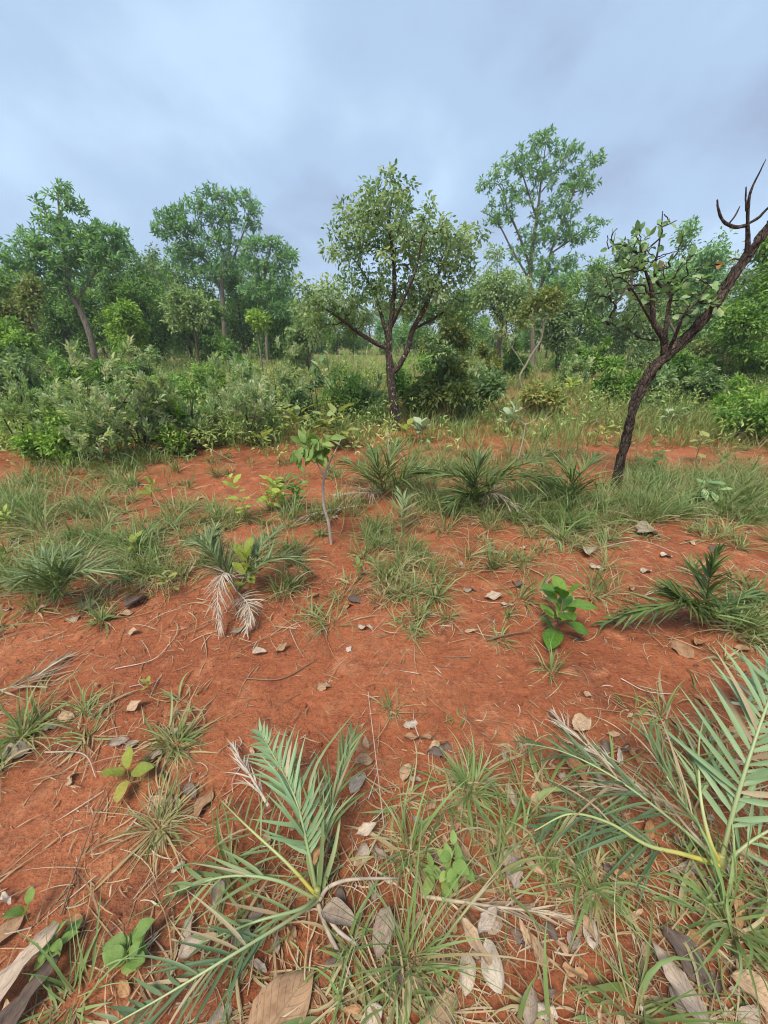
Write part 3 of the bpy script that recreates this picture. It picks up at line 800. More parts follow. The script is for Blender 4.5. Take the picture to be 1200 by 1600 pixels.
# --- the rest of the wood: (label, px, Y, top, bottom, half width, leaf, bark, trunk radius, lean, tone)
LW = 'trees of the left wood'; RW = 'trees of the right wood'
rows = [
 ('dense dark tree filling the left edge of the wood', 8, 16, 370, 545, 95, 'leaf_dark', 'bark_mid', .10, .0, .45, LW),
 ('dense dark tree between the leftmost tall tree and its right neighbour', 215, 21, 345, 540, 85, 'leaf_dark', 'bark_dark', .11, -.3, .55, LW),
 ('bushy green tree below the feathery-topped tall tree', 70, 23, 430, 560, 75, 'leaf_mid', 'bark_grey', .06, .2, .35, LW),
 ('dark low tree under the wide see-through crown', 300, 25, 395, 550, 80, 'leaf_dark', 'bark_dark', .10, .2, .4, LW),
 ('thin pale-stemmed tree at the left edge of the wood', 66, 15, 440, 540, 42, 'leaf_olive', 'bark_grey', .04, .1, .35, LW),
 ('young light green tree between the two tall airy trees', 212, 15, 470, 550, 30, 'leaf_fresh', 'bark_grey', .035, .1, .7, LW),
 ('dark-stemmed leaning tree deep in the left wood', 190, 22, 430, 545, 70, 'leaf_dark', 'bark_dark', .09, -.7, .35, LW),
 ('green tree filling the wood behind the slim pale sapling', 385, 26, 400, 560, 70, 'leaf_dark', 'bark_mid', .1, .2, .55, LW),
 ('low dark tree at the right foot of the left wood', 447, 22, 450, 568, 48, 'leaf_dark', 'bark_mid', .06, .2, .6, LW),
 ('low leafy tree at the far left edge with yellowish sprays', 25, 12, 490, 585, 80, 'leaf_fresh', 'bark_grey', .05, .2, .55, LW),
 ('shrubby dark tree in the middle of the left wood', 250, 19, 440, 560, 70, 'leaf_dark', 'bark_dark', .06, .0, .4, LW),
 ('pale green slender tree half hidden behind the leaning tree', 1035, 16, 340, 540, 62, 'leaf_airy', 'bark_grey', .09, .3, .65, RW),
 ('broad green tree left of the leaning tree', 945, 20, 365, 545, 62, 'leaf_mid', 'bark_grey', .09, .0, .35, RW),
 ('dark green bushy tree right of the tall airy tree', 900, 24, 410, 548, 55, 'leaf_dark', 'bark_dark', .09, .0, .6, RW),
 ('tall green tree at the right edge behind the dead twig', 1165, 13, 335, 560, 70, 'leaf_fresh', 'bark_grey', .08, .2, .25, RW),
 ('bushy tree below the trunk that leans out at the right edge', 1150, 12, 440, 580, 75, 'leaf_fresh', 'bark_mid', .05, .2, .2, RW),
 ('low grey-green tree seen through the stems of the leaning tree', 985, 22, 430, 545, 55, 'leaf_mid', 'bark_mid', .06, .0, .5, RW),
 ('green tree behind the bend of the leaning trunk', 1090, 19, 420, 560, 60, 'leaf_dark', 'bark_mid', .08, .0, .7, RW),
 ('little tree with reddish leaves right behind the middle tree', 700, 12, 500, 605, 45, 'leaf_olive', 'bark_mid', .035, .1, .3, RW),
 ('green tree between the middle tree and the rounded one', 715, 24, 455, 560, 40, 'leaf_dark', 'bark_mid', .06, .0, .7, RW),
 ('low tree behind the cream-stemmed tree', 868, 17, 455, 560, 45, 'leaf_mid', 'bark_mid', .05, .0, .3, RW),
 ('dark rounded tree behind the gap right of the feathery-topped tree', 165, 27, 385, 550, 75, 'leaf_dark', 'bark_dark', .10, .0, .6, LW),
 ('green tree showing between the two airy crowns at the left', 262, 28, 380, 552, 70, 'leaf_mid', 'bark_dark', .10, .1, .3, LW),
 ('dark bushy tree at the foot of the leaning grey trunk', 120, 22, 455, 566, 60, 'leaf_dark', 'bark_dark', .06, .0, .35, LW),
 ('dark bushy tree right behind the forked young tree', 345, 20, 470, 570, 55, 'leaf_dark', 'bark_dark', .06, .0, .3, LW),
 ('green bushy tree behind the top of the slim pale sapling', 425, 27, 430, 565, 55, 'leaf_mid', 'bark_mid', .08, .0, .3, LW),
 ('grey-green tree behind the tall airy one', 855, 27, 400, 556, 60, 'leaf_airy', 'bark_mid', .08, .0, .5, RW),
 ('wide green tree behind the crown of the leaning tree', 1050, 25, 395, 556, 75, 'leaf_dark', 'bark_mid', .09, .0, .75, RW),
 ('leafy green tree at the right edge under the dead twig', 1130, 18, 400, 560, 60, 'leaf_mid', 'bark_mid', .08, .0, .4, RW),
 ('pale green bush-like tree left of the middle trunk', 480, 15, 445, 580, 38, 'leaf_mid', 'bark_grey', .05, .2, .55, LW),
]
for k, (lab, px, Y, top, bot, w, mt, bk, r, lean, tone, gr) in enumerate(rows):
    s = Y / 18
    simple_tree(lab, px, Y, top, bot, w, mt, bk, r, 60 + k * 7, lean, gr, ncl=220, per=28, leaf=(.152 * s ** .6, .07 * s ** .6), spread=.27 * s ** .7, tone=tone, n=9, jit=.6)
# far wood, told apart by nothing: a belt of trees behind, copies of four
def copy_tree(o, loc, rz, sc):
    c = o.copy(); COL.objects.link(c)
    c.location = loc; c.rotation_euler = (0, 0, rz); c.scale = (sc, sc, sc)
    for ch in o.children:
        d = ch.copy(); COL.objects.link(d); d.parent = c
    return c
rng = np.random.default_rng(77)
protos = []
def far_label(px):
    where = ['behind the leftmost tall tree', 'behind the wide see-through crown', 'behind the slender airy tree', 'showing left of the middle tree', 'right behind the middle tree', 'behind the small rounded tree', 'behind the tallest tree', 'behind the leaning tree', 'behind the right edge trees']
    return 'green tree in the far belt of wood, ' + where[sum(px > q for q in (200, 360, 480, 590, 700, 800, 900, 1060))]
slots = [(px, rng.uniform(29, 40)) for px in np.linspace(-60, 480, 22)] + [(px, rng.uniform(30, 44)) for px in np.linspace(500, 1260, 30)]
for k, (px, Y) in enumerate(slots):
    if k < 4:
        t_ = simple_tree(far_label(px), px, Y, 425 - 10 * (k % 2), 560, 48, ['leaf_dark', 'leaf_mid', 'leaf_airy', 'leaf_dark'][k], 'bark_mid', .12, 300 + k, 0, 'trees of the far belt', ncl=120, per=30, leaf=(.30, .15), spread=.6, tone=[.5, .4, .6, .75][k])
        protos.append(t_)
    else:
        b = base_at(px, Y)
        c_ = copy_tree(protos[k % 4], b, rng.uniform(0, 6.28), rng.uniform(.7, 1.0) * (1.0 if px < 480 else .78 if px < 780 else .95))
        c_['label'] = far_label(px)

# ------------------------------------------------------------------ shrubs
def shrub(label, px, py, top, w, mat, seed, ncl=80, per=26, leaf=(.06, .02), style='sprayup', spread=.07, brk='bark_mid', name='shrub', tone=.5, group=None, lob=None, kind='diamond', stems=5, dens=1.0, jit=.55):
    rng = np.random.default_rng(seed)
    b = gp(px, py)
    h = py - top
    lobes = lob or [(px + rng.uniform(-.95, .95) * w, top + h * rng.uniform(.2, .8), w * rng.uniform(.2, .5), h * rng.uniform(.14, .3), rng.uniform(-.35, .35)) for _ in range(7)] + [(px + rng.uniform(-.7, .7) * w, top + h * rng.uniform(-.1, .1), w * .1, h * .16, rng.uniform(-.2, .2)) for _ in range(3)]
    limbs = []
    for k in range(stems):
        s = (k / (stems - 1) - .5) * 2
        limbs.append([(px, py - 2, .010), (px + s * w * .35, py - h * .4, .008, rng.uniform(-.2, .2)), (px + s * w * .75, py - h * rng.uniform(.6, .9), .004, rng.uniform(-.3, .3))])
    return tree(name, label, 'shrub', b, [(px, py, .014), (px + 2, py - h * .3, .011), (px - 3, py - h * .85, .005)], limbs, lobes, ncl, per, leaf, mat, brk, .0025, kind, spread, style, group, seed, sides=5, rough=.1, part='stem', rmax=.02, nodes_from=.2, tone=tone, jit=jit)
SS = 'silvery shrubs of the left thicket'
shrub('big silvery shrub with pale upright leaf sprays at the left of the thicket', 140, 722, 572, 95, 'leaf_silver', 501, 195, 30, (.078, .017), group=SS, tone=.55)
shrub('low silvery shrub right of the big silvery one', 225, 712, 615, 66, 'leaf_silver', 502, 135, 28, (.072, .016), group=SS, tone=.4)
shrub('dense silver-green shrub at the right end of the thicket, left of the middle trunk', 385, 695, 586, 72, 'leaf_silver', 503, 180, 30, (.072, .016), group=SS, tone=.55)
shrub('tall silver-tipped shrub behind the dense silver-green one', 430, 668, 562, 52, 'leaf_silver', 504, 127, 28, (.078, .017), group=SS, tone=.6)
shrub('grey-green shrub at the far left edge of the thicket', 35, 708, 585, 76, 'leaf_silver', 505, 150, 28, (.078, .017), group=SS, tone=.2)
shrub('silvery shrub in the middle of the thicket', 300, 702, 608, 62, 'leaf_silver', 506, 135, 28, (.072, .016), group=SS, tone=.35)
GB = 'green bushes of the thicket'
gb = [
 ('dark leafy bush with orange tints before the forked young tree', 300, 640, 580, 42, 'leaf_dark', .7, (.07, .035), 'tuft'),
 ('bright green bush left of the forked young tree', 170, 628, 560, 42, 'leaf_fresh', .35, (.09, .03), 'tuft'),
 ('fern-like light green bush left of the slim pale sapling', 365, 620, 552, 36, 'leaf_fresh', .55, (.10, .03), 'spray'),
 ('olive bush between forked tree and leaning grey trunk', 235, 622, 560, 40, 'leaf_mid', .5, (.08, .035), 'tuft'),
 ('dark bush at the left foot of the middle tree', 545, 655, 585, 42, 'leaf_dark', .8, (.075, .03), 'tuft'),
 ('dusky olive bush between silver shrub and middle trunk', 495, 665, 598, 40, 'leaf_mid', .3, (.07, .03), 'spray'),
 ('green bush close behind the middle trunk', 650, 640, 575, 30, 'leaf_dark', .7, (.09, .04), 'tuft'),
 ('bronze-leaved bush to the right of the middle trunk', 700, 658, 578, 36, 'leaf_olive', .2, (.11, .05), 'tuft'),
 ('dark broad-leaved bush under the rounded tree', 755, 648, 590, 32, 'leaf_mid', .25, (.11, .05), 'tuft'),
 ('leafy bush at the left edge in front of the wood', 25, 640, 555, 60, 'leaf_mid', .3, (.09, .04), 'tuft'),
 ('green bush at left below the leaning grey trunk', 95, 630, 565, 45, 'leaf_dark', .7, (.09, .04), 'tuft'),
 ('fresh green bush behind the bend of the leaning tree', 1065, 610, 560, 40, 'leaf_fresh', .3, (.13, .05), 'tuft'),
 ('bright green bush in the field left of the leaning tree', 940, 590, 545, 30, 'leaf_fresh', .5, (.13, .05), 'tuft'),
 ('green bush at the right edge of the field', 1180, 610, 520, 50, 'leaf_fresh', .3, (.10, .04), 'tuft'),
 ('low leafy bush at the right edge by the red strip', 1185, 690, 630, 42, 'leaf_fresh', .4, (.07, .03), 'tuft'),
 ('olive bush in the field at the foot of the right wood', 1130, 592, 535, 36, 'leaf_olive', .3, (.13, .05), 'tuft'),
 ('straggly olive bush between middle tree and cream-stemmed tree', 762, 615, 555, 22, 'leaf_olive', .4, (.10, .035), 'spray'),
 ('thin upright sapling-like bush right of the middle trunk fork', 677, 625, 540, 18, 'leaf_mid', .4, (.11, .045), 'tuft'),
 ('low reddish-leaved bush beside the white forked stick', 850, 650, 612, 22, 'leaf_olive', .9, (.09, .035), 'tuft'),
 ('ragged green bush just left of the leaning trunk in the field', 965, 632, 578, 24, 'leaf_fresh', .3, (.10, .04), 'tuft'),
 ('grey-leaved bush behind the bright yellow-green sprig', 905, 610, 570, 24, 'leaf_silver', .4, (.09, .03), 'sprayup'),
 ('leafy bush touching the right side of the leaning trunk', 1030, 640, 592, 24, 'leaf_mid', .5, (.10, .045), 'tuft'),
 ('dark-stemmed scrubby bush at right in mid field', 1105, 640, 585, 30, 'leaf_mid', .35, (.10, .035), 'spray'),
 ('yellow-green low bush in the field at right', 1150, 650, 605, 30, 'leaf_fresh', .8, (.09, .03), 'tuft'),
 ('small green bush below the rounded tree crown', 800, 590, 548, 20, 'leaf_fresh', .3, (.12, .05), 'tuft'),
 ('scrubby bush on the field between far wood and leaning tree', 1000, 585, 545, 24, 'leaf_mid', .4, (.13, .05), 'tuft'),
 ('low tangled bush left of the middle trunk base', 585, 662, 615, 26, 'leaf_silver', .15, (.07, .025), 'sprayup'),
 ('feathery light green bush at the thicket front, left of the silver-green shrub', 262, 708, 655, 30, 'leaf_fresh', .6, (.07, .02), 'sprayup'),
 ('light green leafy bush at the thicket front by the left edge', 85, 728, 665, 34, 'leaf_fresh', .7, (.06, .024), 'tuft'),
 ('small dark bush in the field near the far wood', 890, 578, 545, 24, 'leaf_dark', .6, (.13, .05), 'tuft'),
]
for k, (lab, px, py, top, w, mt, tone, lf, st) in enumerate(gb):
    shrub(lab, px, py, top - 6, w * 1.15, mt, 540 + k, 130, 30, (lf[0] * 1.1, lf[1] * 1.1), st, .12 if st == 'tuft' else .08, tone=tone, group=GB, stems=4)

# ------------------------------------------------------------------ grass cover (how densely each stretch of ground is grown)
ROWS_Y = [545, 610, 660, 692, 735, 785, 835, 885, 935, 985, 1035, 1085, 1140, 1205, 1280, 1360, 1440, 1540, 1640]
COVER = np.array([
 [8,8,8,8,8,8,9,9,9,9,9,9], [8,8,8,8,8,7,7,8,8,8,9,9], [8,8,8,8,7,6,5,6,6,7,8,8], [7,5,7,6,4,3,2,1,2,3,4,3],
 [2,4,5,4,2,5,7,7,7,5,5,5], [4,4,4,2,3,3,6,8,8,6,7,7], [5,5,5,3,2,3,5,5,5,5,3,3], [5,6,5,4,4,3,4,3,4,2,1,2],
 [6,4,2,3,4,2,4,1,2,3,3,4], [2,0,0,2,2,1,1,1,2,0,1,4], [2,1,0,0,0,0,0,0,1,0,0,4], [3,3,1,1,0,0,1,0,1,0,1,4],
 [5,3,4,1,1,0,1,2,3,5,6,6], [1,1,4,1,1,1,4,5,4,6,6,6], [0,2,3,1,1,2,6,6,5,6,6,4], [1,2,2,2,2,3,4,4,4,5,5,5],
 [1,1,1,3,3,3,5,3,3,3,3,6], [1,1,2,2,3,4,6,4,2,3,3,6], [1,1,2,2,3,4,6,4,2,3,3,6]], float) / 9
def cover(px, py):
    c = np.clip((np.asarray(px) - 50) / 100, 0, 10.999)
    r = np.interp(py, ROWS_Y, np.arange(len(ROWS_Y))); r = np.clip(r, 0, len(ROWS_Y) - 1.001)
    i, j = r.astype(int), c.astype(int)
    fi, fj = r - i, c - j
    return (COVER[i, j] * (1 - fi) * (1 - fj) + COVER[i + 1, j] * fi * (1 - fj) + COVER[i, j + 1] * (1 - fi) * fj + COVER[i + 1, j + 1] * fi * fj)
def ground_points(n, rng, y0, y1, power=1.0, minc=0.06, clump=0.0):
    px = rng.uniform(-160, 1360, n); py = rng.uniform(y0, y1, n)
    keep = rng.random(n) < np.clip(cover(px, py) - minc, 0, 1) ** power
    px, py = px[keep], py[keep]
    cx, cy = (px - 600) / 600, (800 - py) / 600
    dy, dz = CP + cy * SP, -SP + cy * CP
    t = CAM_H / -dz
    x, y = cx * t, dy * t
    for _ in range(3):
        t = (CAM_H - hgt(cx * t, dy * t)) / -dz
    x, y = cx * t, dy * t
    if clump:
        q = vnoise(x * 1.3 + 5, y * 1.3, 71) + .6 * vnoise(x * 3.1, y * 3.1, 72) + .9 * (cover(px, py) - .5)
        k = rng.random(len(x)) < np.clip((q + .12) / .3, 1 - clump, 1)
        x, y, py = x[k], y[k], py[k]
    return np.stack([x, y, hgt(x, y)], -1), py
def tuft_blades(c, n, L, W, rng, spread, rnd, segs=4, el=(50, 88), droop=(.5, 1.8), fold=0.0, bend=.5, dry=.0, jit=.3):
    """c (T,3); per-tuft arrays n, L, spread, rnd"""
    idx = np.repeat(np.arange(len(c)), n)
    N = len(idx)
    az = rng.uniform(0, 2 * np.pi, N)
    r = spread[idx] * np.sqrt(rng.random(N))
    base = c[idx].copy()
    base[:, 0] += r * np.sin(az + rng.normal(size=N) * .8); base[:, 1] += r * np.cos(az + rng.normal(size=N) * .8)
    base[:, 2] = hgt(base[:, 0], base[:, 1]) - .004
    l = L[idx] * rng.uniform(.35, 1.15, N)
    w = W[idx] * np.exp(rng.normal(size=N) * .38)
    e = np.radians(rng.uniform(el[0], el[1], N))
    isdry = rng.random(N) < dry
    e = np.where(isdry, e * rng.uniform(.15, .8, N), e)
    rn = np.clip(rnd[idx] + rng.normal(size=N) * jit * .5, .16, 1)
    rn = np.where(isdry, rng.uniform(0, .17, N), rn)
    return blades(base, az, e, l, w, rng.uniform(droop[0], droop[1], N), rng.normal(size=N) * bend, segs, rn, True, fold)

rng = np.random.default_rng(5)
def off_palms(c):                       # little grass grows inside the palms' own spread
    qx, qy = proj(c[:, 0], c[:, 1], c[:, 2])
    ok = np.ones(len(c), bool)
    for a_, b_, r_ in [(748, 775, 62), (690, 765, 40), (810, 750, 45), (600, 765, 52), (372, 925, 62), (345, 960, 40), (440, 890, 45), (1090, 965, 60), (1020, 965, 50), (900, 790, 30), (95, 935, 50), (160, 915, 45), (868, 985, 45)]:
        ok &= (np.hypot(qx - a_, (qy - b_) * 1.6) > r_) | (rng.random(len(c)) < .4)
    return c[ok]
# far and middle field
mb = MB()
c, py = ground_points(6400, rng, 541, 700, .8)
d = np.linalg.norm(c, axis=1)
c, d = c[d < 70], d[d < 70]
L = np.clip(.28 + .012 * d, .2, .75) * rng.uniform(.6, 1.3, len(c))
tone = np.clip(.5 + .5 * vnoise(c[:, 0] * .5, c[:, 1] * .5, 31) + rng.normal(size=len(c)) * .12, 0, 1)
mb.add(*tuft_blades(c, np.full(len(c), 15), L, .0045 + .001 * d, rng, .08 + .012 * d, tone, 3, (55, 90), (.3, 1.3), dry=.16))
fg = tag(mb.build('field_grass', M['field']), 'tall green grass covering the field up to the wood', 'grass', kind='stuff')
c, py = ground_points(5200, rng, 640, 820, 1.5, .1, .9)
c = off_palms(c)
d = np.linalg.norm(c, axis=1); T = len(c)
tone = np.clip(.55 + .6 * vnoise(c[:, 0] * .7, c[:, 1] * .7, 36) + rng.normal(size=T) * .25, .1, 1)
mb = MB()
mb.add(*tuft_blades(c, rng.integers(14, 34, T), rng.uniform(.2, .46, T), .005 + .0005 * d, rng, rng.uniform(.03, .12, T), tone, 4, (45, 88), (.5, 1.9), dry=.22))
tag(mb.build('tall_grass', M['grass']), 'knee-high tufted grass along the edge of the thicket and field', 'grass', kind='stuff')
# near and middle ground: tufted grass between the plants
mb = MB()
c, py = ground_points(4300, rng, 655, 1010, 1.1, .05, .75)
c = off_palms(c)
d = np.linalg.norm(c - np.array([0, 0, 1.5]), axis=1)
tone = np.clip(.55 + .4 * vnoise(c[:, 0] * .9, c[:, 1] * .9, 33) + rng.normal(size=len(c)) * .26, .18, 1)
T = len(c)
mb.add(*tuft_blades(c, rng.integers(18, 66, T), rng.uniform(.12, .36, T), np.full(T, .0066), rng, rng.uniform(.015, .07, T), tone, 4, (20, 85), (.6, 2.2), dry=.30, bend=.7, jit=.2))
c, py = ground_points(900, rng, 1000, 1640, 1.3)
# where seedlings and big fallen leaves lie the photograph shows no grass
BARE = [(692, 1360, 50), (92, 1480, 60), (205, 1490, 60), (205, 1205, 40), (60, 1545, 40), (438, 1560, 60), (258, 1250, 40), (318, 1252, 40), (570, 1190, 40), (560, 1225, 40), (572, 1297, 35),
        (598, 1455, 45), (530, 1432, 45), (770, 1505, 45), (738, 1470, 40), (690, 1172, 45), (652, 1150, 50), (635, 1205, 35), (912, 1127, 45), (1062, 1520, 55), (1078, 1495, 50), (1178, 1338, 45), (1190, 1550, 45), (30, 1520, 80), (842, 1480, 45), (860, 1500, 60), (945, 1480, 50)]
qx, qy = proj(c[:, 0], c[:, 1], c[:, 2])
ok = np.ones(len(c), bool)
for a_, b_, r_ in BARE:
    ok &= np.hypot(qx - a_, qy - b_) > r_
c = c[ok]
T = len(c)
tone = np.clip(.52 + .5 * vnoise(c[:, 0] * 1.5, c[:, 1] * 1.5, 34) + rng.normal(size=T) * .16, 0, 1)
mb.add(*tuft_blades(c, rng.integers(5, 24, T), rng.uniform(.08, .28, T), np.full(T, .0072), rng, rng.uniform(.01, .06, T), tone, 6, (15, 80), (.5, 2.0), .35, dry=.45, bend=.9))
tag(mb.build('ground_grass', M['grass']), 'thin wiry grass growing in patches over the red soil', 'grass', kind='stuff')
# low leafy ground cover in the thicket and field
mb = MB()
c, py = ground_points(7600, rng, 560, 740, 1.3)
kf = rng.random(len(c)) < np.clip((742 - py) / 60, 0, 1)
c = c[kf]
keep = rng.random(len(c)) < np.where(proj(c[:, 0], c[:, 1], c[:, 2])[0] < 620, 1, .3)
c = c[keep]
top = c + np.stack([rng.normal(size=len(c)) * .05, rng.normal(size=len(c)) * .05, rng.uniform(.08, .5, len(c))], -1)
add_leaves(mb, top, unit(top - c), 16, .075, .024, rng, 'diamond', .12, 'tuft', tone=.45, jit=.75)
tag(mb.build('ground_cover', M['leaf_cover']), 'low leafy undergrowth filling the thicket between the shrubs', 'undergrowth', kind='stuff')
# straw and fallen grass stalks
mb = MB()
def straw(n, y0, y1, Ls, Ws, seed, pw=.5, mc=-.03):
    r = np.random.default_rng(seed)
    c, py = ground_points(n, r, y0, y1, pw, mc)
    c[:, :2] += r.normal(size=(len(c), 2)) * .05
    N = len(c)
    c[:, 2] += r.uniform(.002, .012, N)
    mb.add(*blades(c, r.uniform(0, 6.28, N), np.radians(r.uniform(-2, 9, N)), r.uniform(Ls[0], Ls[1], N) * r.uniform(.15, 1, N) ** 1.5, r.uniform(Ws[0], Ws[1], N), r.uniform(0, .5, N), r.normal(size=N) * .55, 5, r.random(N), True, 0, .004, 4))
straw(7500, 690, 1000, (.06, .34), (.002, .0065), 51, .9)
straw(2600, 850, 1030, (.05, .28), (.0015, .0042), 53, .45, -.12)
straw(1500, 1030, 1640, (.04, .22), (.0012, .004), 54, .4, -.1)
straw(8000, 1000, 1640, (.05, .28), (.0012, .0050), 52, 1.0)
r_ = np.random.default_rng(57)
N_ = 9000
th_, rr_ = r_.uniform(-1.0, 1.0, N_), r_.uniform(.3, 5.0, N_)
c_ = np.stack([rr_ * np.sin(th_), rr_ * np.cos(th_)], -1)
c_ = np.concatenate([c_, (hgt(c_[:, 0], c_[:, 1]) + .003)[:, None]], 1)
k_ = r_.random(N_) < np.clip(.35 + 1.6 * vnoise(c_[:, 0] * 2.3, c_[:, 1] * 2.3, 81), .05, 1)
c_ = c_[k_]; N_ = len(c_)
mb.add(*blades(c_, r_.uniform(0, 6.28, N_), np.radians(r_.uniform(0, 14, N_)), r_.uniform(.008, .045, N_), r_.uniform(.001, .0055, N_), r_.uniform(0, .6, N_), r_.normal(size=N_) * .5, 3, r_.random(N_) ** 1.4, True, 0, .002, 4))
tag(mb.build('straw', M['straw']), 'dry straw and fallen grass stalks strewn over the red soil', 'straw', kind='stuff')
# soil crumbs
def crumbs():
    r = np.random.default_rng(61)
    n = 10000
    th = r.uniform(-1.0, 1.0, n); rr = r.uniform(.25, 4.5, n) ** 1.0
    x, y = rr * np.sin(th), rr * np.cos(th)
    s = np.minimum(.0018 * r.pareto(2.0, n) + .0012, .012)
    o = np.array([[1, 0, 0], [-1, 0, 0], [0, 1, 0], [0, -1, 0], [0, 0, 1], [0, 0, -1]], float)
    V = np.stack([x, y, hgt(x, y) + s * .3], -1)[:, None] + o[None] * s[:, None, None] * r.uniform(.5, 1.2, (n, 6, 1))
    f = np.array([[0, 2, 4], [2, 1, 4], [1, 3, 4], [3, 0, 4], [2, 0, 5], [1, 2, 5], [3, 1, 5], [0, 3, 5]])
    q = (np.arange(n) * 6)[:, None, None] + f[None]
    m = MB(); m.add(V, [q.reshape(-1, 3)])
    tag(m.build('soil_crumbs', M['soil'], smooth=False), 'loose crumbs of red soil lying on the ground', 'soil', kind='stuff')
crumbs()

# ------------------------------------------------------------------ grass tufts one can point to
def tuft(label, px, py, n, L, W, tone, seed, el=(35, 85), dry=.25, spread=.03, droop=(.5, 1.9), group='single grass tufts', segs=6, bend=.5, name='grass_tuft'):
    r = np.random.default_rng(seed)
    b = gp(px, py)
    m = MB()
    m.add(*tuft_blades(b[None], np.array([n]), np.array([L]), np.array([W]), r, np.array([spread]), np.array([tone]), segs, el, droop, .35, bend, dry))
    return tag(m.build(name, M['grass'], loc=b), label, 'grass', group)
tl = [
 ('small light green grass tuft alone in the bare soil above the middle', 650, 995, 34, .15, .005, .75, (20, 70)),
 ('low spreading grass tuft left of the glossy dark plant', 780, 1000, 30, .16, .005, .8, (10, 55)),
 ('dry-based grass tuft below the glossy dark plant', 860, 1050, 44, .17, .005, .55, (25, 85)),
 ('upright grass tuft on the soil behind the low spreading tuft', 770, 890, 44, .24, .005, .6, (55, 88)),
 ('small grass tuft standing above the white curled leaf', 612, 1110, 30, .15, .004, .8, (35, 88)),
 ('grass tuft right of the glossy dark plant with hanging pale blades', 930, 915, 40, .28, .006, .55, (45, 85)),
 ('thick grass tuft at the foot of the leaning trunk', 935, 800, 90, .34, .007, .55, (55, 88)),
 ('tall grass tuft left of the leaning trunk', 890, 830, 70, .30, .006, .6, (50, 88)),
 ('wide pale-tipped grass tuft at the left edge behind the small palm', 75, 925, 90, .32, .006, .6, (35, 80)),
 ('grass tuft with broad blades at the left beside the red patch', 205, 760, 70, .30, .008, .85, (35, 80)),
 ('bright grass tuft at the far left edge', 15, 790, 70, .28, .006, .9, (50, 88)),
 ('green grass clump at the left edge with dry straw below', 35, 1150, 110, .24, .007, .6, (20, 70)),
 ('small bright tuft beside the green clump at the left', 130, 1110, 50, .17, .005, .85, (35, 85)),
 ('matted half-dry grass tuft left of the front palm', 275, 1165, 120, .19, .0045, .35, (15, 75)),
 ('dry tangled tuft on the soil above the two-leaved seedling plants', 250, 1290, 130, .2, .004, .1, (10, 65)),
 ('straggly tuft of long thin blades at the lower middle', 640, 1500, 60, .42, .0045, .85, (40, 80)),
 ('dense leafy grass tuft in front of the right palm fronds', 735, 1235, 110, .20, .006, .8, (25, 80)),
 ('grass tuft beside the round-leaved seedling', 640, 1330, 50, .26, .005, .8, (50, 85)),
 ('leafy grass tuft at the right below the yellow stalks', 930, 1390, 60, .18, .006, .85, (20, 70)),
 ('arching grass blades in the lower right corner', 1140, 1440, 50, .30, .008, .75, (25, 70)),
 ('long pale blades rising from the bottom right', 990, 1590, 34, .30, .006, .5, (25, 70)),
 ('grass tuft at the right edge behind the silvery herb', 1150, 980, 60, .26, .005, .75, (40, 85)),
 ('pale wiry tuft with a dead palm leaf in its middle', 620, 930, 70, .24, .006, .35, (25, 75)),
 ('drooping grass tuft below the withered white frond', 490, 965, 34, .18, .005, .6, (15, 60)),
 ('large spreading grass clump right of the leaning trunk', 1060, 810, 140, .32, .006, .75, (40, 85)),
 ('grass clump at the right edge below the red strip', 1160, 790, 110, .32, .006, .65, (45, 85)),
 ('spiky yellow-green tuft at the right on the red strip', 1175, 745, 60, .24, .005, .5, (45, 85)),
 ('dense grass clump under the middle palm row', 800, 800, 120, .34, .007, .6, (40, 85)),
 ('grass clump right of the thin sapling', 590, 855, 90, .26, .006, .6, (35, 85)),
 ('grass clump at left of the thin sapling foot', 450, 860, 60, .22, .005, .55, (35, 85)),
 ('tall grass tuft between the red strip and the middle palms', 850, 690, 80, .40, .007, .7, (60, 88)),
 ('bushy grass clump on the red soil at left, by the dark curled leaf', 225, 900, 90, .26, .006, .7, (30, 85)),
 ('leafy grass clump at left behind the small palm', 120, 840, 90, .26, .006, .6, (30, 85)),
 ('grass tuft with stiff pale blades under the big silvery shrub', 190, 715, 70, .42, .007, .6, (60, 88)),
 ('fine grass tuft at the foot of the silver-green shrub', 340, 745, 70, .30, .006, .5, (45, 85)),
 ('grass blades at the bottom left around the grey bent leaf blade', 115, 1560, 40, .20, .005, .7, (25, 75)),
]
for k, (lab, px, py, n, L, W, tone, el) in enumerate(tl):
    tuft(lab, px, py, n, L, W, tone, 700 + k, el, dry=.5 if tone < .4 else .25)

# ------------------------------------------------------------------ palms
def leaflet_mesh(mat, seed, droop=.12, fold=.5):
    r = np.random.default_rng(seed)
    nx = 7
    s = np.linspace(0, 1, nx)
    w = .5 * np.clip(1 - s ** 2.2, .03, 1) * np.minimum(1, .45 + s * 3)
    z = -droop * s ** 2 * 1.3
    y0 = r.uniform(-.03, .03) * s ** 2 * 8
    V, UV = [], []
    for k in range(nx):
        for j, e in ((0, -1), (1, 0), (2, 1)):
            V.append((s[k], w[k] * e * 1.0, 0)); UV.append((j / 2, s[k]))
    V = np.array(V)
    # y is in units of the leaflet width; the object scales x, y, z separately
    zz = np.repeat(z, 3); V[:, 2] = zz + np.abs(V[:, 1]) * fold * .06
    mb = MB(); mb.add(V, [np.array([(k * 3 + j, k * 3 + j + 1, k * 3 + 4 + j, k * 3 + 3 + j) for k in range(nx - 1) for j in (0, 1)])], 0, UV)
    return mb.mesh('leaflet', M[mat])
LF = {}
for mt in ('palm', 'palm_blue', 'palm_dark', 'palm_dead_obj'):
    LF[mt] = [leaflet_mesh(mt, k, .06 + .12 * k) for k in range(4)]
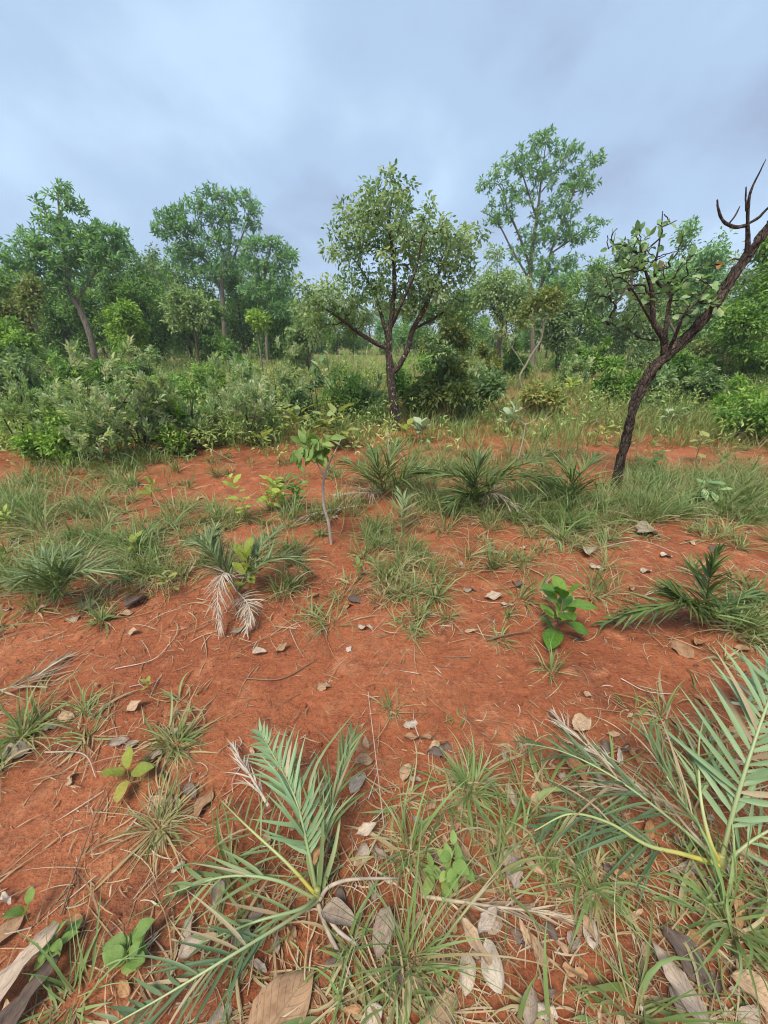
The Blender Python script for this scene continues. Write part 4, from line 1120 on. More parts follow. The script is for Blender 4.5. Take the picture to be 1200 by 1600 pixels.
def frond(th, pts, nl, ll, lw, mat, rng, single=True, petiole=.28, a0=62, a1=22, roll=0.0, vee=.25, rach='rachis_g', rr=.0045, name='frond', jm='palm_j', tipnarrow=.55, droopy=0.0, dens_jit=.3, up=(0, 0, 1), zsag=.0):
    """pts: [(px, py, height above soil), ...] of the midrib; leaflets are parts of the frond when single"""
    P = spline(np.array([gp(*q) for q in pts]), 40)
    ln = np.concatenate([[0], np.cumsum(np.linalg.norm(np.diff(P, axis=0), axis=1))]); s = ln / ln[-1]
    T = unit(np.gradient(P, axis=0))
    m = MB(); m.add(*tubes(P, rr * (1.25 - s), 6))
    upv = np.asarray(up, float)
    if not single:
        fr = None
    else:
        fr = m.build(name, M[rach], th)
    G = MB() if not single else None
    acc = []
    for k in range(nl):
        u = petiole + (1 - petiole) * (k + .3) / nl
        i = int(np.clip(np.searchsorted(s, u), 1, 39))
        f = (u - s[i - 1]) / max(s[i] - s[i - 1], 1e-6)
        p0 = P[i - 1] * (1 - f) + P[i] * f
        t = T[i]
        side = unit(np.cross(t, upv)); nup = np.cross(side, t)
        side, nup = side * math.cos(roll) + nup * math.sin(roll), nup * math.cos(roll) - side * math.sin(roll)
        v = (k + .5) / nl
        a = R(a0 + (a1 - a0) * v)
        prof = (.55 + .45 * math.sin(math.pi * min(1, v * .9 + .18))) * (1 - (1 - tipnarrow) * v ** 2)
        for sd in (-1, 1):
            if rng.random() < .09: continue
            aa = a * .82 + rng.normal() * R(12) * dens_jit / .3
            dvec = t * math.cos(aa) + side * sd * math.sin(aa) + nup * (vee + rng.normal() * .26) + np.array([0, 0, -droopy])
            L = ll * prof * rng.uniform(.85, 1.15) * (1.3 if single else 1)
            pp = p0 + side * sd * rr * .6
            if single:
                nn = unit(nup + side * sd * -.25 + rng.normal(size=3) * .15)
                dv = unit(dvec)
                z = np.cross(dv, unit(np.cross(nn, dv)))
                g = hz(*(pp + dv * L)[:2]); e = (pp + dv * L)[2]
                if e < g + .01: dv = unit(dv + np.array([0, 0, (g + .01 - e) / L]))
                piece('leaflet', LF['palm_dead_obj' if rng.random() < (.03 if mat == 'palm_blue' else .12) else mat][rng.integers(4)], fr, pp, dv, nn, L, lw * rng.uniform(.85, 1.15), L)
            else:
                acc.append((pp, unit(dvec), L))
    if not single:
        pos = np.array([q[0] for q in acc]); D = np.array([q[1] for q in acc]); L = np.array([q[2] for q in acc])
        az = np.arctan2(D[:, 0], D[:, 1]); el = np.arcsin(np.clip(D[:, 2], -1, 1))
        N = len(acc)
        G.add(*blades(pos, az, el, L, np.full(N, lw), rng.uniform(.15, .7, N) + zsag, rng.normal(size=N) * .12, 5, rng.random(N), True, .5, .006, 2.2))
        v, f, rn, uv = m.v[0], m.f, m.r[0], m.uv[0]
        G.add(v, f, .9, uv)
        fr = G.build(name, M[jm], th)
    return fr
rng = np.random.default_rng(91)
b = gp(495, 1402)
p1 = thing('palm', 'stemless palm with blue-green feather leaves in the lower middle foreground', 'palm', b)
frond(p1, [(495, 1398, .02), (482, 1330, .13), (458, 1240, .22), (405, 1140, .24)], 30, .12, .0115, 'palm_blue', rng, vee=.2, a0=44, a1=34, petiole=.22)
frond(p1, [(495, 1398, .02), (502, 1330, .10), (525, 1240, .16), (552, 1145, .13)], 20, .13, .0095, 'palm', rng, vee=.5, a0=22, a1=10, petiole=.25)
frond(p1, [(495, 1400, .02), (450, 1350, .10), (385, 1290, .12), (345, 1250, .04)], 14, .11, .007, 'palm', rng, vee=.05, a0=62, a1=35, petiole=.3, rach='rachis')
frond(p1, [(494, 1405, .02), (430, 1375, .10), (350, 1370, .12), (255, 1400, .05)], 11, .14, .010, 'palm', rng, vee=.0, a0=24, a1=14, petiole=.35)
frond(p1, [(496, 1408, .02), (440, 1445, .09), (350, 1500, .14), (250, 1560, .14), (160, 1610, .12)], 20, .13, .008, 'palm_dark', rng, vee=.05, a0=40, a1=24, petiole=.32)
frond(p1, [(496, 1400, .02), (470, 1420, .08), (400, 1440, .10), (310, 1475, .05)], 8, .13, .0085, 'palm', rng, vee=.0, a0=22, a1=14, petiole=.3)
for q in ([(496, 1400, .02), (503, 1330, .14), (506, 1225, .26)], [(492, 1398, .02), (492, 1300, .14), (468, 1210, .24)], [(499, 1400, .02), (522, 1330, .1), (536, 1250, .15)], [(496, 1400, .02), (480, 1320, .12), (492, 1200, .22), (560, 1105, .24)]):
    P = np.array([gp(*w) for w in q])
    d = P[-1] - P[0]
    m = MB(); S = spline(P, 14); t = unit(np.gradient(S, axis=0)); sd = unit(np.cross(t, np.array([0, -.6, .8])))
    w = .007 * np.clip(1 - np.linspace(0, 1, 14) ** 2.5, .04, 1)[:, None]
    V = np.stack([S - sd * w, S + np.cross(t, sd) * w * .4, S + sd * w], 1)
    i = (np.arange(13) * 3)[:, None]
    m.add(V, [np.concatenate([i + np.array([0, 1, 4, 3]), i + np.array([1, 2, 5, 4])])], rng.uniform(.5, 1), np.stack([np.tile([0, .5, 1], 14), np.repeat(np.linspace(0, .85, 14), 3)], -1))
    m.build('young_leaf', M['palm_j'], p1)
def stalk(th, q, r0, r1, mat, name='dead_stalk', sides=6, n=16):
    S = spline(np.array([gp(*w) for w in q]), n)
    m = MB(); v, f, rn, uv = tubes(S, np.linspace(r0, r1, n), sides, None, .2, 3)
    m.add(v, f + [np.arange(len(v) - sides, len(v))[None]], rn, uv)
    return m.build(name, M[mat], th)
stalk(p1, [(500, 1405, .02), (515, 1385, .06), (550, 1374, .07), (622, 1372, .03)], .007, .003, 'rachis_dead')
stalk(p1, [(498, 1415, .02), (510, 1450, .04), (530, 1490, .02), (548, 1525, .008)], .007, .004, 'rachis_dead')
stalk(p1, [(500, 1420, .02), (530, 1455, .03), (560, 1478, .01)], .006, .004, 'rachis_dead')
stalk(p1, [(495, 1412, -.02), (495, 1400, .02), (496, 1388, .05)], .018, .009, 'stem', 'bulb')

b = gp(1126, 1352)
p2 = thing('palm', 'stemless palm with bright yellow leaf stalks at the lower right', 'palm', b)
frond(p2, [(1126, 1350, .02), (1145, 1270, .16), (1172, 1180, .30), (1205, 1085, .42), (1240, 1010, .48)], 33, .19, .0165, 'palm_blue', rng, vee=.1, a0=62, a1=38, petiole=.14, rach='rachis_g', rr=.006)
frond(p2, [(1126, 1352, .02), (1065, 1334, .06), (1010, 1320, .09), (950, 1285, .14), (890, 1272, .15), (835, 1298, .10)], 20, .15, .009, 'palm_dark', rng, vee=-.25, a0=52, a1=26, petiole=.34, rach='rachis', rr=.0065)
frond(p2, [(1126, 1350, .02), (1108, 1310, .10), (1094, 1240, .17), (1092, 1165, .20), (1100, 1120, .2)], 14, .14, .008, 'palm', rng, vee=.2, a0=52, a1=25, petiole=.35, rach='rachis', rr=.0055)
frond(p2, [(1126, 1350, .02), (1060, 1290, .12), (960, 1215, .2), (880, 1175, .2), (815, 1160, .12)], 20, .15, .0085, 'palm_dark', rng, vee=.1, a0=45, a1=22, petiole=.28, rach='rachis_g')
frond(p2, [(1126, 1350, .02), (1090, 1290, .12), (1040, 1210, .2), (1000, 1130, .2)], 16, .16, .0085, 'palm', rng, vee=.2, a0=34, a1=15, petiole=.25, rach='rachis_g')
frond(p2, [(1128, 1352, .02), (1180, 1310, .10), (1240, 1280, .15), (1300, 1260, .15)], 10, .15, .010, 'palm_blue', rng, vee=.1, a0=50, a1=30, petiole=.15, rach='rachis_g')
frond(p2, [(1124, 1350, .02), (1080, 1300, .08), (1030, 1250, .12), (950, 1230, .10), (880, 1230, .05)], 12, .14, .007, 'palm_dead_obj', rng, vee=.0, a0=35, a1=15, petiole=.3, rach='rachis_dead')
stalk(p2, [(1126, 1365, -.02), (1126, 1350, .02), (1126, 1335, .05)], .02, .012, 'stem', 'bulb')

def palm(label, px, py, fronds, mat='palm_j', seed=0, ll=.2, lw=.009, nl=24, dead=()):
    r = np.random.default_rng(seed)
    t_ = thing('palm', label, 'palm', gp(px, py), 'small stemless palms')
    for k, q in enumerate(fronds):
        frond(t_, [(px, py, .02), *q], nl, ll * (.72 if k in dead else 1), lw * (.55 if k in dead else 1), mat, r, False, petiole=.16, jm='palm_dead' if k in dead else mat, a0=55, a1=22, vee=.1, zsag=.3 if k in dead else 0)
    return t_
palm('small palm with a withered whitish frond hanging towards the viewer', 372, 925, [
    [(352, 895, .22), (340, 930, .18), (345, 990, .04)], [(410, 880, .22), (450, 870, .22), (488, 895, .05)], [(395, 870, .22), (425, 835, .28), (440, 820, .25)],
    [(350, 880, .2), (320, 850, .3), (290, 845, .25)], [(330, 860, .32), (336, 820, .42)], [(390, 950, .1), (385, 990, .03)]], 'palm_j', 1, 0.195, 0.0118, 40, dead=(0, 5))
palm('small palm at left with one pale frond arching to the right', 85, 945, [
    [(110, 900, .25), (160, 890, .25), (208, 910, .08)], [(80, 890, .3), (70, 860, .32)], [(60, 900, .25), (20, 910, .15)], [(100, 880, .32), (130, 860, .34)]], 'palm_j', 2, 0.208, 0.0118, 31)
palm('dark green palm with a long frond lying on the soil at right', 1100, 962, [
    [(1080, 940, .2), (1010, 950, .16), (940, 975, .05)], [(1110, 900, .35), (1122, 860, .5)], [(1060, 930, .25), (1040, 915, .25)], [(1120, 960, .15), (1160, 930, .12), (1200, 930, .05)]], 'palm_jd', 3, 0.221, 0.0132, 46)
palm('wide green palm in the middle distance with two long fronds spread sideways', 748, 790, [
    [(735, 750, .3), (690, 740, .34), (645, 738, .24)], [(770, 745, .32), (820, 725, .42), (868, 705, .40)], [(745, 740, .4), (745, 705, .55)], [(770, 770, .2), (800, 790, .1), (830, 815, .02)],
    [(780, 750, .3), (830, 745, .35), (870, 760, .2)], [(730, 770, .2), (700, 790, .1)]], 'palm_jd', 4, 0.343, 0.0145, 48, dead=(3,))
palm('green palm between the thin sapling and the wide palm', 600, 770, [
    [(570, 740, .28), (540, 720, .3), (520, 730, .22)], [(610, 720, .4), (620, 690, .5)], [(590, 730, .4), (580, 700, .48)], [(560, 770, .12), (520, 775, .06)], [(640, 740, .3), (670, 735, .25)]], 'palm_jd', 5, 0.312, 0.0145, 39, dead=(3,))
palm('small upright palm seedling with one split fan leaf at the middle', 628, 838, [[(628, 800, .2), (630, 780, .26), (622, 765, .3)], [(632, 800, .18), (640, 775, .26)]], 'palm_j', 6, 0.195, 0.0132, 13)
palm('small palm half hidden in grass at the foot of the leaning trunk', 900, 790, [[(880, 760, .25), (850, 745, .28)], [(910, 740, .35), (930, 710, .45)], [(890, 740, .35), (870, 715, .4)]], 'palm_jd', 7, 0.312, 0.0132, 32)
# withered fronds lying on the soil
def dead_frond(label, pts, seed, nl=20, ll=.14, lw=.007, mat='palm_dead'):
    r = np.random.default_rng(seed)
    t_ = thing('dead_palm_frond', label, 'palm frond', gp(*pts[0]), 'withered palm fronds')
    frond(t_, pts, nl, ll, lw, mat, r, False, petiole=.15, jm=mat, a0=26, a1=10, vee=-.02, zsag=.1, name='leaf_blade')
M['palm_dead2'] = foliage('palm_dead_tan', [(0, (.22, .155, .105)), (.5, (.33, .25, .175)), (1, (.45, .37, .28))], trans=.08, rough=.7, mottle=.35, nscale=30)
dead_frond('brown withered palm frond lying below the round-leaved seedling', [(660, 1400, .02), (760, 1415, .03), (840, 1425, .02), (920, 1445, .01)], 1, 22, .13, .006, 'palm_dead2')
dead_frond('brown withered palm frond folded on the soil at the left edge', [(-20, 1085, .03), (40, 1065, .04), (105, 1025, .02)], 2, 18, .2, .008, 'palm_dead2')
dead_frond('pale dry palm frond under the right palm', [(1010, 1240, .06), (960, 1200, .07), (900, 1150, .05), (860, 1110, .03)], 3, 20, .15, .007, 'palm_dead')
dead_frond('dry palm frond lying behind the left of the front palm', [(420, 1260, .08), (390, 1210, .08), (360, 1160, .03)], 4, 16, .12, .006, 'palm_dead')
dead_frond('grey dry frond lying under the middle palms', [(560, 790, .05), (500, 800, .06), (450, 815, .02)], 5, 16, .2, .008, 'palm_dead')

# ------------------------------------------------------------------ broad-leaved plants
LM = {}
def lm(mat, wid, curl=.15, fold=.15, wav=.03, peak=.45):
    key = (mat, wid)
    if key not in LM:
        LM[key] = [leaf_mesh('leaf', mat, wid, fold, curl * (.5 + .5 * k), wav, 11, 7, peak=peak, seed=k) for k in range(3)]
    return LM[key]
def plant(label, px, py, h, n, L, wid, mat, seed, tilt=(20, 60), lean=(0, 0), stem='stem', r0=.004, start=.35, shape='spiral', name='leafy_plant', cat='plant', group='broad-leaved seedlings', peak=.45, curl=.15, branches=0):
    r = np.random.default_rng(seed)
    b = gp(px, py)
    t_ = thing(name, label, cat, b, group)
    top = b + np.array([lean[0], lean[1], h])
    S = spline(np.array([b - np.array([0, 0, .01]), b + np.array([lean[0] * .2, lean[1] * .2, h * .5]), top]), 12)
    m = MB(); m.add(*tubes(S, np.linspace(r0, r0 * .5, 12), 6))
    m.build('stem', M[stem], t_)
    axes = [S]
    for k in range(branches):
        i = r.integers(3, 9); a = r.uniform(0, 6.28)
        e = S[i] + np.array([math.sin(a) * h * .4, math.cos(a) * h * .4, h * .35])
        B = spline(np.array([S[i], (S[i] + e) / 2 + np.array([0, 0, -.02 * h]), e]), 12)
        mm = MB(); mm.add(*tubes(B, np.linspace(r0 * .6, r0 * .35, 12), 5)); mm.build('stem', M[stem], t_)
        axes.append(B)
    meshes = lm(mat, wid, curl, peak=peak)
    for k in range(n):
        ax = axes[k % len(axes)]
        kk = k // len(axes); nn_ = max(1, n // len(axes))
        u = start + (1 - start) * (kk + .5) / nn_ if shape != 'rosette' else r.uniform(.75, 1)
        p = ax[int(np.clip(u * 11, 0, 11))]
        az = kk * 2.4 + r.uniform(-.4, .4) + seed if shape != 'pairs' else (kk % 2) * math.pi + (kk // 2 % 2) * 1.57 + r.uniform(-.3, .3) + seed
        el = R(r.uniform(*tilt)) + (u - .7) * .5
        d = np.array([math.cos(el) * math.sin(az), math.cos(el) * math.cos(az), math.sin(el)])
        nn = np.array([-math.sin(el) * math.sin(az), -math.sin(el) * math.cos(az), math.cos(el)]) + r.normal(size=3) * .22
        piece('leaf', meshes[r.integers(3)], t_, p + d * L * r.uniform(.05, .25), d, nn, L * r.uniform(.6, 1.15))
    return t_
plant('glossy dark green broad-leaved plant standing alone on the bare red soil', 868, 992, .27, 14, .16, .58, 'leaf_glossy', 5, (15, 70), (.02, .05), 'stem_br', .006, .1, curl=.3, peak=.55)
plant('round-leaved light green seedling in the lower middle', 692, 1385, .10, 22, .052, .62, 'leaf_apple', 3, (-10, 30), (.02, .02), 'stem', .003, .2, branches=3)
plant('light green seedling at the lower left, nearest the left edge', 92, 1492, .06, 11, .05, .55, 'leaf_apple', 4, (-5, 35), (-.02, .02), 'stem', .0025, .3)
plant('light green seedling with rounded leaves right of its twin at the lower left', 200, 1505, .07, 16, .048, .72, 'leaf_apple', 6, (-5, 35), (.02, .01), 'stem', .0025, .2, branches=3)
plant('tiny clover-like seedling under the left twin seedling', 62, 1552, .03, 3, .03, .7, 'leaf_apple', 7, (10, 40), (0, 0), 'stem', .0015, .8)
plant('single pale green leaf sprouting at the left edge', 45, 1440, .05, 3, .05, .6, 'leaf_apple', 8, (40, 70), (0, .02), 'stem', .002, .6)
plant('small yellow-green seedling with one large leaf at left of the front palm', 205, 1225, .07, 5, .068, .62, 'leaf_yel', 9, (5, 50), (.0, .01), 'stem', .002, .5)
plant('yellow-green broad-leaved plant growing through the withered small palm', 392, 925, .27, 10, .12, .55, 'leaf_yel', 10, (10, 75), (.0, .03), 'stem', .005, .3)
plant('slender stem with translucent lime round leaves left of the thin sapling', 388, 820, .44, 12, .10, .7, 'leaf_lime', 11, (0, 50), (-.12, .05), 'stem', .004, .3)
plant('bush of lime-green leaves between round-leaved stem and thin sapling', 425, 800, .32, 26, .12, .5, 'leaf_lime', 12, (-10, 50), (.05, .0), 'stem', .004, .2, branches=3)
plant('small fern-leaved green bush at the left foot of the thin sapling', 462, 800, .26, 44, .10, .32, 'leaf_glossy', 13, (-10, 40), (.05, .0), 'stem', .004, .1, branches=4)
plant('lush bronze-tinged large-leaved plant left of the middle trunk', 525, 700, .50, 34, .24, .5, 'leaf_bronze', 14, (-5, 40), (.05, .0), 'stem_br', .009, .2, branches=3)
plant('large-leaved greenish plant at the far left of the bronze-tinged one', 462, 692, .46, 18, .24, .48, 'leaf_bronze', 15, (0, 40), (-.1, .0), 'stem_br', .008, .3, branches=2)
plant('pale velvety large-leaved plant at the right foot of the middle trunk', 655, 692, .32, 14, .2, .62, 'leaf_velvet', 16, (10, 60), (.05, .0), 'stem', .007, .2, branches=1)
plant('yellowish young plant touching the middle trunk base', 635, 692, .28, 10, .17, .55, 'leaf_yel', 17, (20, 60), (0, 0), 'stem', .006, .2)
plant('grey-green broad plant with curling leaves on the red strip', 795, 678, .42, 14, .25, .62, 'leaf_velvet', 18, (5, 60), (.05, 0), 'stem', .008, .3)
plant('star of yellow-green leaves low in the thicket edge', 412, 700, .18, 8, .2, .35, 'leaf_yel', 19, (15, 40), (0, 0), 'stem', .005, .7)
plant('bright yellow-green sprig left of the leaning tree', 885, 625, .45, 16, .26, .3, 'leaf_lime', 20, (5, 40), (.1, 0), 'stem', .008, .5)
plant('pale spotted leaves low beside the leaning trunk', 943, 690, .22, 9, .17, .4, 'leaf_lime', 21, (-15, 30), (-.05, 0), 'stem', .006, .5)
plant('curled bronze-green shrublet at right of the leaning trunk', 1085, 722, .3, 14, .15, .5, 'leaf_bronze', 22, (-20, 50), (0, 0), 'stem_br', .006, .3, branches=2)
plant('dark-leaved low plant just right of the leaning trunk', 1020, 735, .22, 14, .12, .5, 'leaf_glossy', 23, (-35, 15), (0, 0), 'stem_br', .006, .5, branches=2)
plant('dark leafy sprig in the grass clump right of the leaning trunk', 1090, 790, .24, 14, .12, .45, 'leaf_grey', 24, (-30, 30), (0, 0), 'stem_br', .005, .4, branches=2)
plant('plant with pale blue-green leaves in the field right of the leaning trunk', 1045, 668, .3, 10, .22, .5, 'leaf_velvet', 25, (-10, 30), (0, 0), 'stem', .006, .5)
plant('young leafy sprout at left with one oval yellow leaf', 215, 870, .16, 6, .085, .55, 'leaf_yel', 26, (10, 60), (.03, 0), 'stem_br', .003, .4)
plant('thin leafy sprout in front of the withered small palm', 275, 930, .2, 8, .08, .38, 'leaf_bronze', 27, (-15, 40), (-.03, -.05), 'stem_br', .003, .4)
plant('brown-stemmed sprout with few leaves at left behind the small palms', 240, 790, .26, 9, .1, .42, 'leaf_yel', 28, (10, 60), (.06, 0), 'stem_br', .004, .4)
plant('small pale seedling on the bare soil at left', 235, 1080, .06, 4, .04, .5, 'leaf_yel', 29, (10, 50), (0, 0), 'stem', .002, .5)
plant('light green seedling at the left edge behind the bright tuft', 20, 830, .2, 8, .09, .45, 'leaf_lime', 30, (10, 60), (0, 0), 'stem', .004, .4)
plant('low olive broad-leaved plant in the thicket front', 170, 690, .3, 9, .2, .45, 'leaf_bronze', 31, (10, 40), (.1, 0), 'stem', .007, .6)
plant('leafy sprout among grass at right of the thin sapling', 560, 905, .12, 6, .06, .5, 'leaf_apple', 32, (10, 60), (0, 0), 'stem', .002, .4)
plant('bright green big-leaved shrub hanging at the left of the middle tree', 468, 655, .95, 40, .17, .5, 'leaf_apple', 33, (-60, 20), (.1, 0), 'stem_br', .012, .45, branches=5)
plant('dark hanging-leaved shrub under the middle tree crown, left of its trunk', 520, 640, 1.15, 46, .19, .5, 'leaf_grey', 34, (-80, -10), (-.1, .1), 'stem_br', .012, .55, branches=6)
plant('fresh green sprout on the field strip behind the cream-stemmed tree', 930, 565, .7, 16, .35, .4, 'leaf_lime', 35, (0, 50), (0, 0), 'stem', .01, .5)
# the silvery herb at the right edge: narrow leaves up a straight stem
def herb(label, px, py, h, n, L, wid, mat, seed, lean=(0, 0)):
    r = np.random.default_rng(seed)
    b = gp(px, py)
    t_ = thing('herb', label, 'herb', b)
    S = spline(np.array([b, b + np.array([lean[0] * .4, lean[1] * .4, h * .5]), b + np.array([*lean, h])]), 16)
    m = MB(); m.add(*tubes(S, np.linspace(.005, .002, 16), 6)); m.build('stem', M['stem'], t_)
    me = lm(mat, wid, .2, .3, .01)
    for k in range(n):
        u = .15 + .85 * k / n
        p = S[int(u * 15)]
        az = k * 2.4; el = R(20 + 50 * u)
        d = np.array([math.cos(el) * math.sin(az), math.cos(el) * math.cos(az), math.sin(el)])
        piece('leaf', me[k % 3], t_, p, d, np.array([0, 0, 1]) - d * .3 + r.normal(size=3) * .1, L * (1.1 - .4 * u) * r.uniform(.85, 1.1))
herb('silvery-green herb with narrow upright leaves at the right edge', 1165, 1120, .36, 34, .105, .19, 'leaf_velvet', 1, (.03, .04))
herb('second silvery-green narrow-leaved herb cut by the right edge', 1215, 1100, .34, 26, .10, .19, 'leaf_velvet', 2, (.02, .03))

# ------------------------------------------------------------------ saplings and sticks
def polytube(name, pts, r0, r1, mat, parent=None, Y=None, n=18, sides=7, loc=None, rough=.2):
    P = np.array([gp(*q) for q in pts]) if Y is None else np.array([at(q[0], q[1], Y) for q in pts])
    S = spline(P, n)
    m = MB(); v, f, rn, uv = tubes(S, np.linspace(r0, r1, n), sides, None, rough, 7)
    m.add(v, f + [np.arange(len(v) - sides, len(v))[None]], rn, uv)
    return m.build(name, M[mat], parent, loc=None if parent else S[0])
b = gp(518, 850)
sap = thing('sapling', 'thin crooked pale-barked sapling with a bright green drooping leaf spray on top', 'sapling', b)
Y0 = b[1]
S = [(518, 852), (514, 820), (506, 790), (505, 760), (508, 742)]
polytube('trunk', S, .012, .009, 'twig_pale', sap, Y0)
polytube('branch', [(507, 745), (514, 725), (524, 705), (533, 686)], .008, .003, 'twig_pale', sap, Y0)
polytube('branch', [(507, 745), (500, 732), (490, 715), (478, 700)], .007, .003, 'twig_pale', sap, Y0)
polytube('branch', [(494, 720), (480, 718), (468, 712)], .004, .002, 'twig_pale', sap, Y0)
r = np.random.default_rng(8)
me = lm('leaf_apple', .42, .3, .2)
for c in ((478, 700), (468, 712), (488, 705), (496, 692), (482, 690), (505, 698), (470, 700), (510, 690), (500, 706)):
    p = at(c[0], c[1], Y0 + r.uniform(-.12, .12))
    for k in range(9):
        d = unit(r.normal(size=3) + np.array([0, -.2, -.55]))
        piece('leaf', me[k % 3], sap, p + r.normal(size=3) * .02, d, r.normal(size=3) * .4 + np.array([0, -.3, .8]), r.uniform(.07, .115))
st = thing('forked_stick', 'bare white forked stick standing on the red strip', 'stick', gp(808, 722))
Y0 = gp(808, 722)[1]
polytube('stem', [(808, 724), (814, 700), (819, 678), (821, 662)], .009, .006, 'twig_pale', st, Y0)
polytube('prong', [(821, 663), (815, 659), (809, 655)], .005, .002, 'twig_pale', st, Y0)
polytube('prong', [(821, 663), (829, 660), (838, 654)], .005, .002, 'twig_pale', st, Y0)
tag(polytube('stick', [(638, 728, .01), (620, 700, .14), (604, 672, .3)], .010, .006, 'twig_pale'), 'pale straight stick leaning to the left below the middle trunk', 'stick')
tag(polytube('stick', [(365, 722, .02), (310, 690, .25), (240, 640, .75)], .010, .004, 'stem_br'), 'thin dark dead stem slanting through the silvery thicket', 'stick')
def spot(px, py):
    if py < 760: return 'of the far strip by the thicket' if px < 600 else 'of the far strip near the leaning tree'
    if py < 860: return 'behind the withered small palm' if px < 420 else 'around the middle palms' if px < 850 else 'right of the leaning trunk'
    if py < 1000: return 'near the small left palms' if px < 520 else 'left of the glossy plant' if px < 830 else 'around the long dark frond'
    if py < 1150: return 'at the left edge tufts' if px < 330 else 'of the smooth bare patch' if px < 800 else 'above the right palm'
    if py < 1350: return 'left of the front palm' if px < 480 else 'between the two front palms' if px < 800 else 'under the right palm fronds'
    return 'at the lower left seedlings' if px < 300 else 'below the front palm' if px < 600 else 'below the round-leaved seedling' if px < 900 else 'in the lower right corner'
SG = 'fallen twigs on the red soil'
r = np.random.default_rng(15)
tw = [('curved brown twig on the bare soil below the withered small palm', [(385, 1060, .008), (440, 1060, .012), (495, 1030, .008)], .004),
      ('long thin twig on the bare soil at the right', [(970, 1060, .006), (1010, 1080, .008), (1060, 1085, .006)], .003),
      ('thin stalk standing up at the middle beside the front palm', [(600, 1290, .02), (588, 1190, .2), (575, 1080, .36)], .0022),
      ('dark thin stalk lying at the left foreground', [(95, 1430, .01), (125, 1340, .02), (165, 1230, .02)], .003),
      ('brown twig lying left of the glossy dark plant', [(760, 1000, .01), (800, 990, .02), (836, 985, .02)], .006),
      ('bent dry stalk on the soil at the left', [(70, 1175, .01), (130, 1178, .03), (150, 1215, .01)], .003),
      ('thin root-like twig across the soil at left', [(180, 1045, .005), (240, 1030, .008), (270, 1000, .005)], .003),
      ('pale stalk lying over grass at the right behind the big grey leaf', [(940, 855, .03), (1000, 845, .05), (1060, 865, .02)], .004)]
for lab, pts, rad in tw:
    tag(polytube('twig', pts, rad, rad * .5, 'stem_br' if 'brown' in lab or 'dark' in lab else 'rachis_dead', sides=5), lab, 'twig', SG)
for k in range(46):
    px, py = r.uniform(20, 1180), r.uniform(870, 1590)
    a = r.uniform(0, 6.28); l = r.uniform(25, 75)
    q = [(px, py, .005), (px + math.cos(a) * l * .5 + r.normal() * 5, py + math.sin(a) * l * .35, .008 + r.random() * .012), (px + math.cos(a) * l, py + math.sin(a) * l * .7, .005)]
    tag(polytube('twig', q, r.uniform(.0012, .0028), .001, ['stem_br', 'rachis_dead'][k % 2], sides=5, n=10), 'thin dry twig lying on the red soil ' + spot(px, py), 'twig', 'thin dry twigs scattered on the soil')

# ------------------------------------------------------------------ fallen leaves
DV = {}
for mt in ('dl_tan', 'dl_grey', 'dl_dark', 'dl_white', 'dl_brown'):
    DV[mt] = [leaf_mesh('fallen_leaf', M and mt, .58, .25, .22, .08, 12, 9, seed=1, tear=.18), leaf_mesh('fallen_leaf', mt, .52, .3, -.25, .12, 12, 9, seed=2, tear=.4, peak=.55),
              leaf_mesh('fallen_leaf', mt, .75, .0, .1, .05, 12, 9, seed=3, roll=1.8, tear=.05), leaf_mesh('fallen_leaf', mt, .36, .5, -.22, .08, 12, 7, seed=4, tear=.3),
              leaf_mesh('fallen_leaf', mt, .66, .1, .35, .16, 12, 9, seed=5, tear=.65, peak=.6)]
def fallen(label, px, py, L, mt, v, az, seed, group='large fallen leaves', lift=.012, tilt=.0):
    L = L * (1.32 if group.startswith('large') else 1.0)
    r = np.random.default_rng(seed)
    p = gp(px, py, lift)
    a = R(az)
    d = np.array([math.sin(a), math.cos(a), tilt + r.normal() * .06])
    c = -unit(d) * L * .5
    n = np.array([r.normal() * .3, r.normal() * .3 - .05, 1])
    o = piece('fallen_leaf', DV[mt][v], None, p + c, d, n, L, L, L)
    return tag(o, label, 'fallen leaf', group)
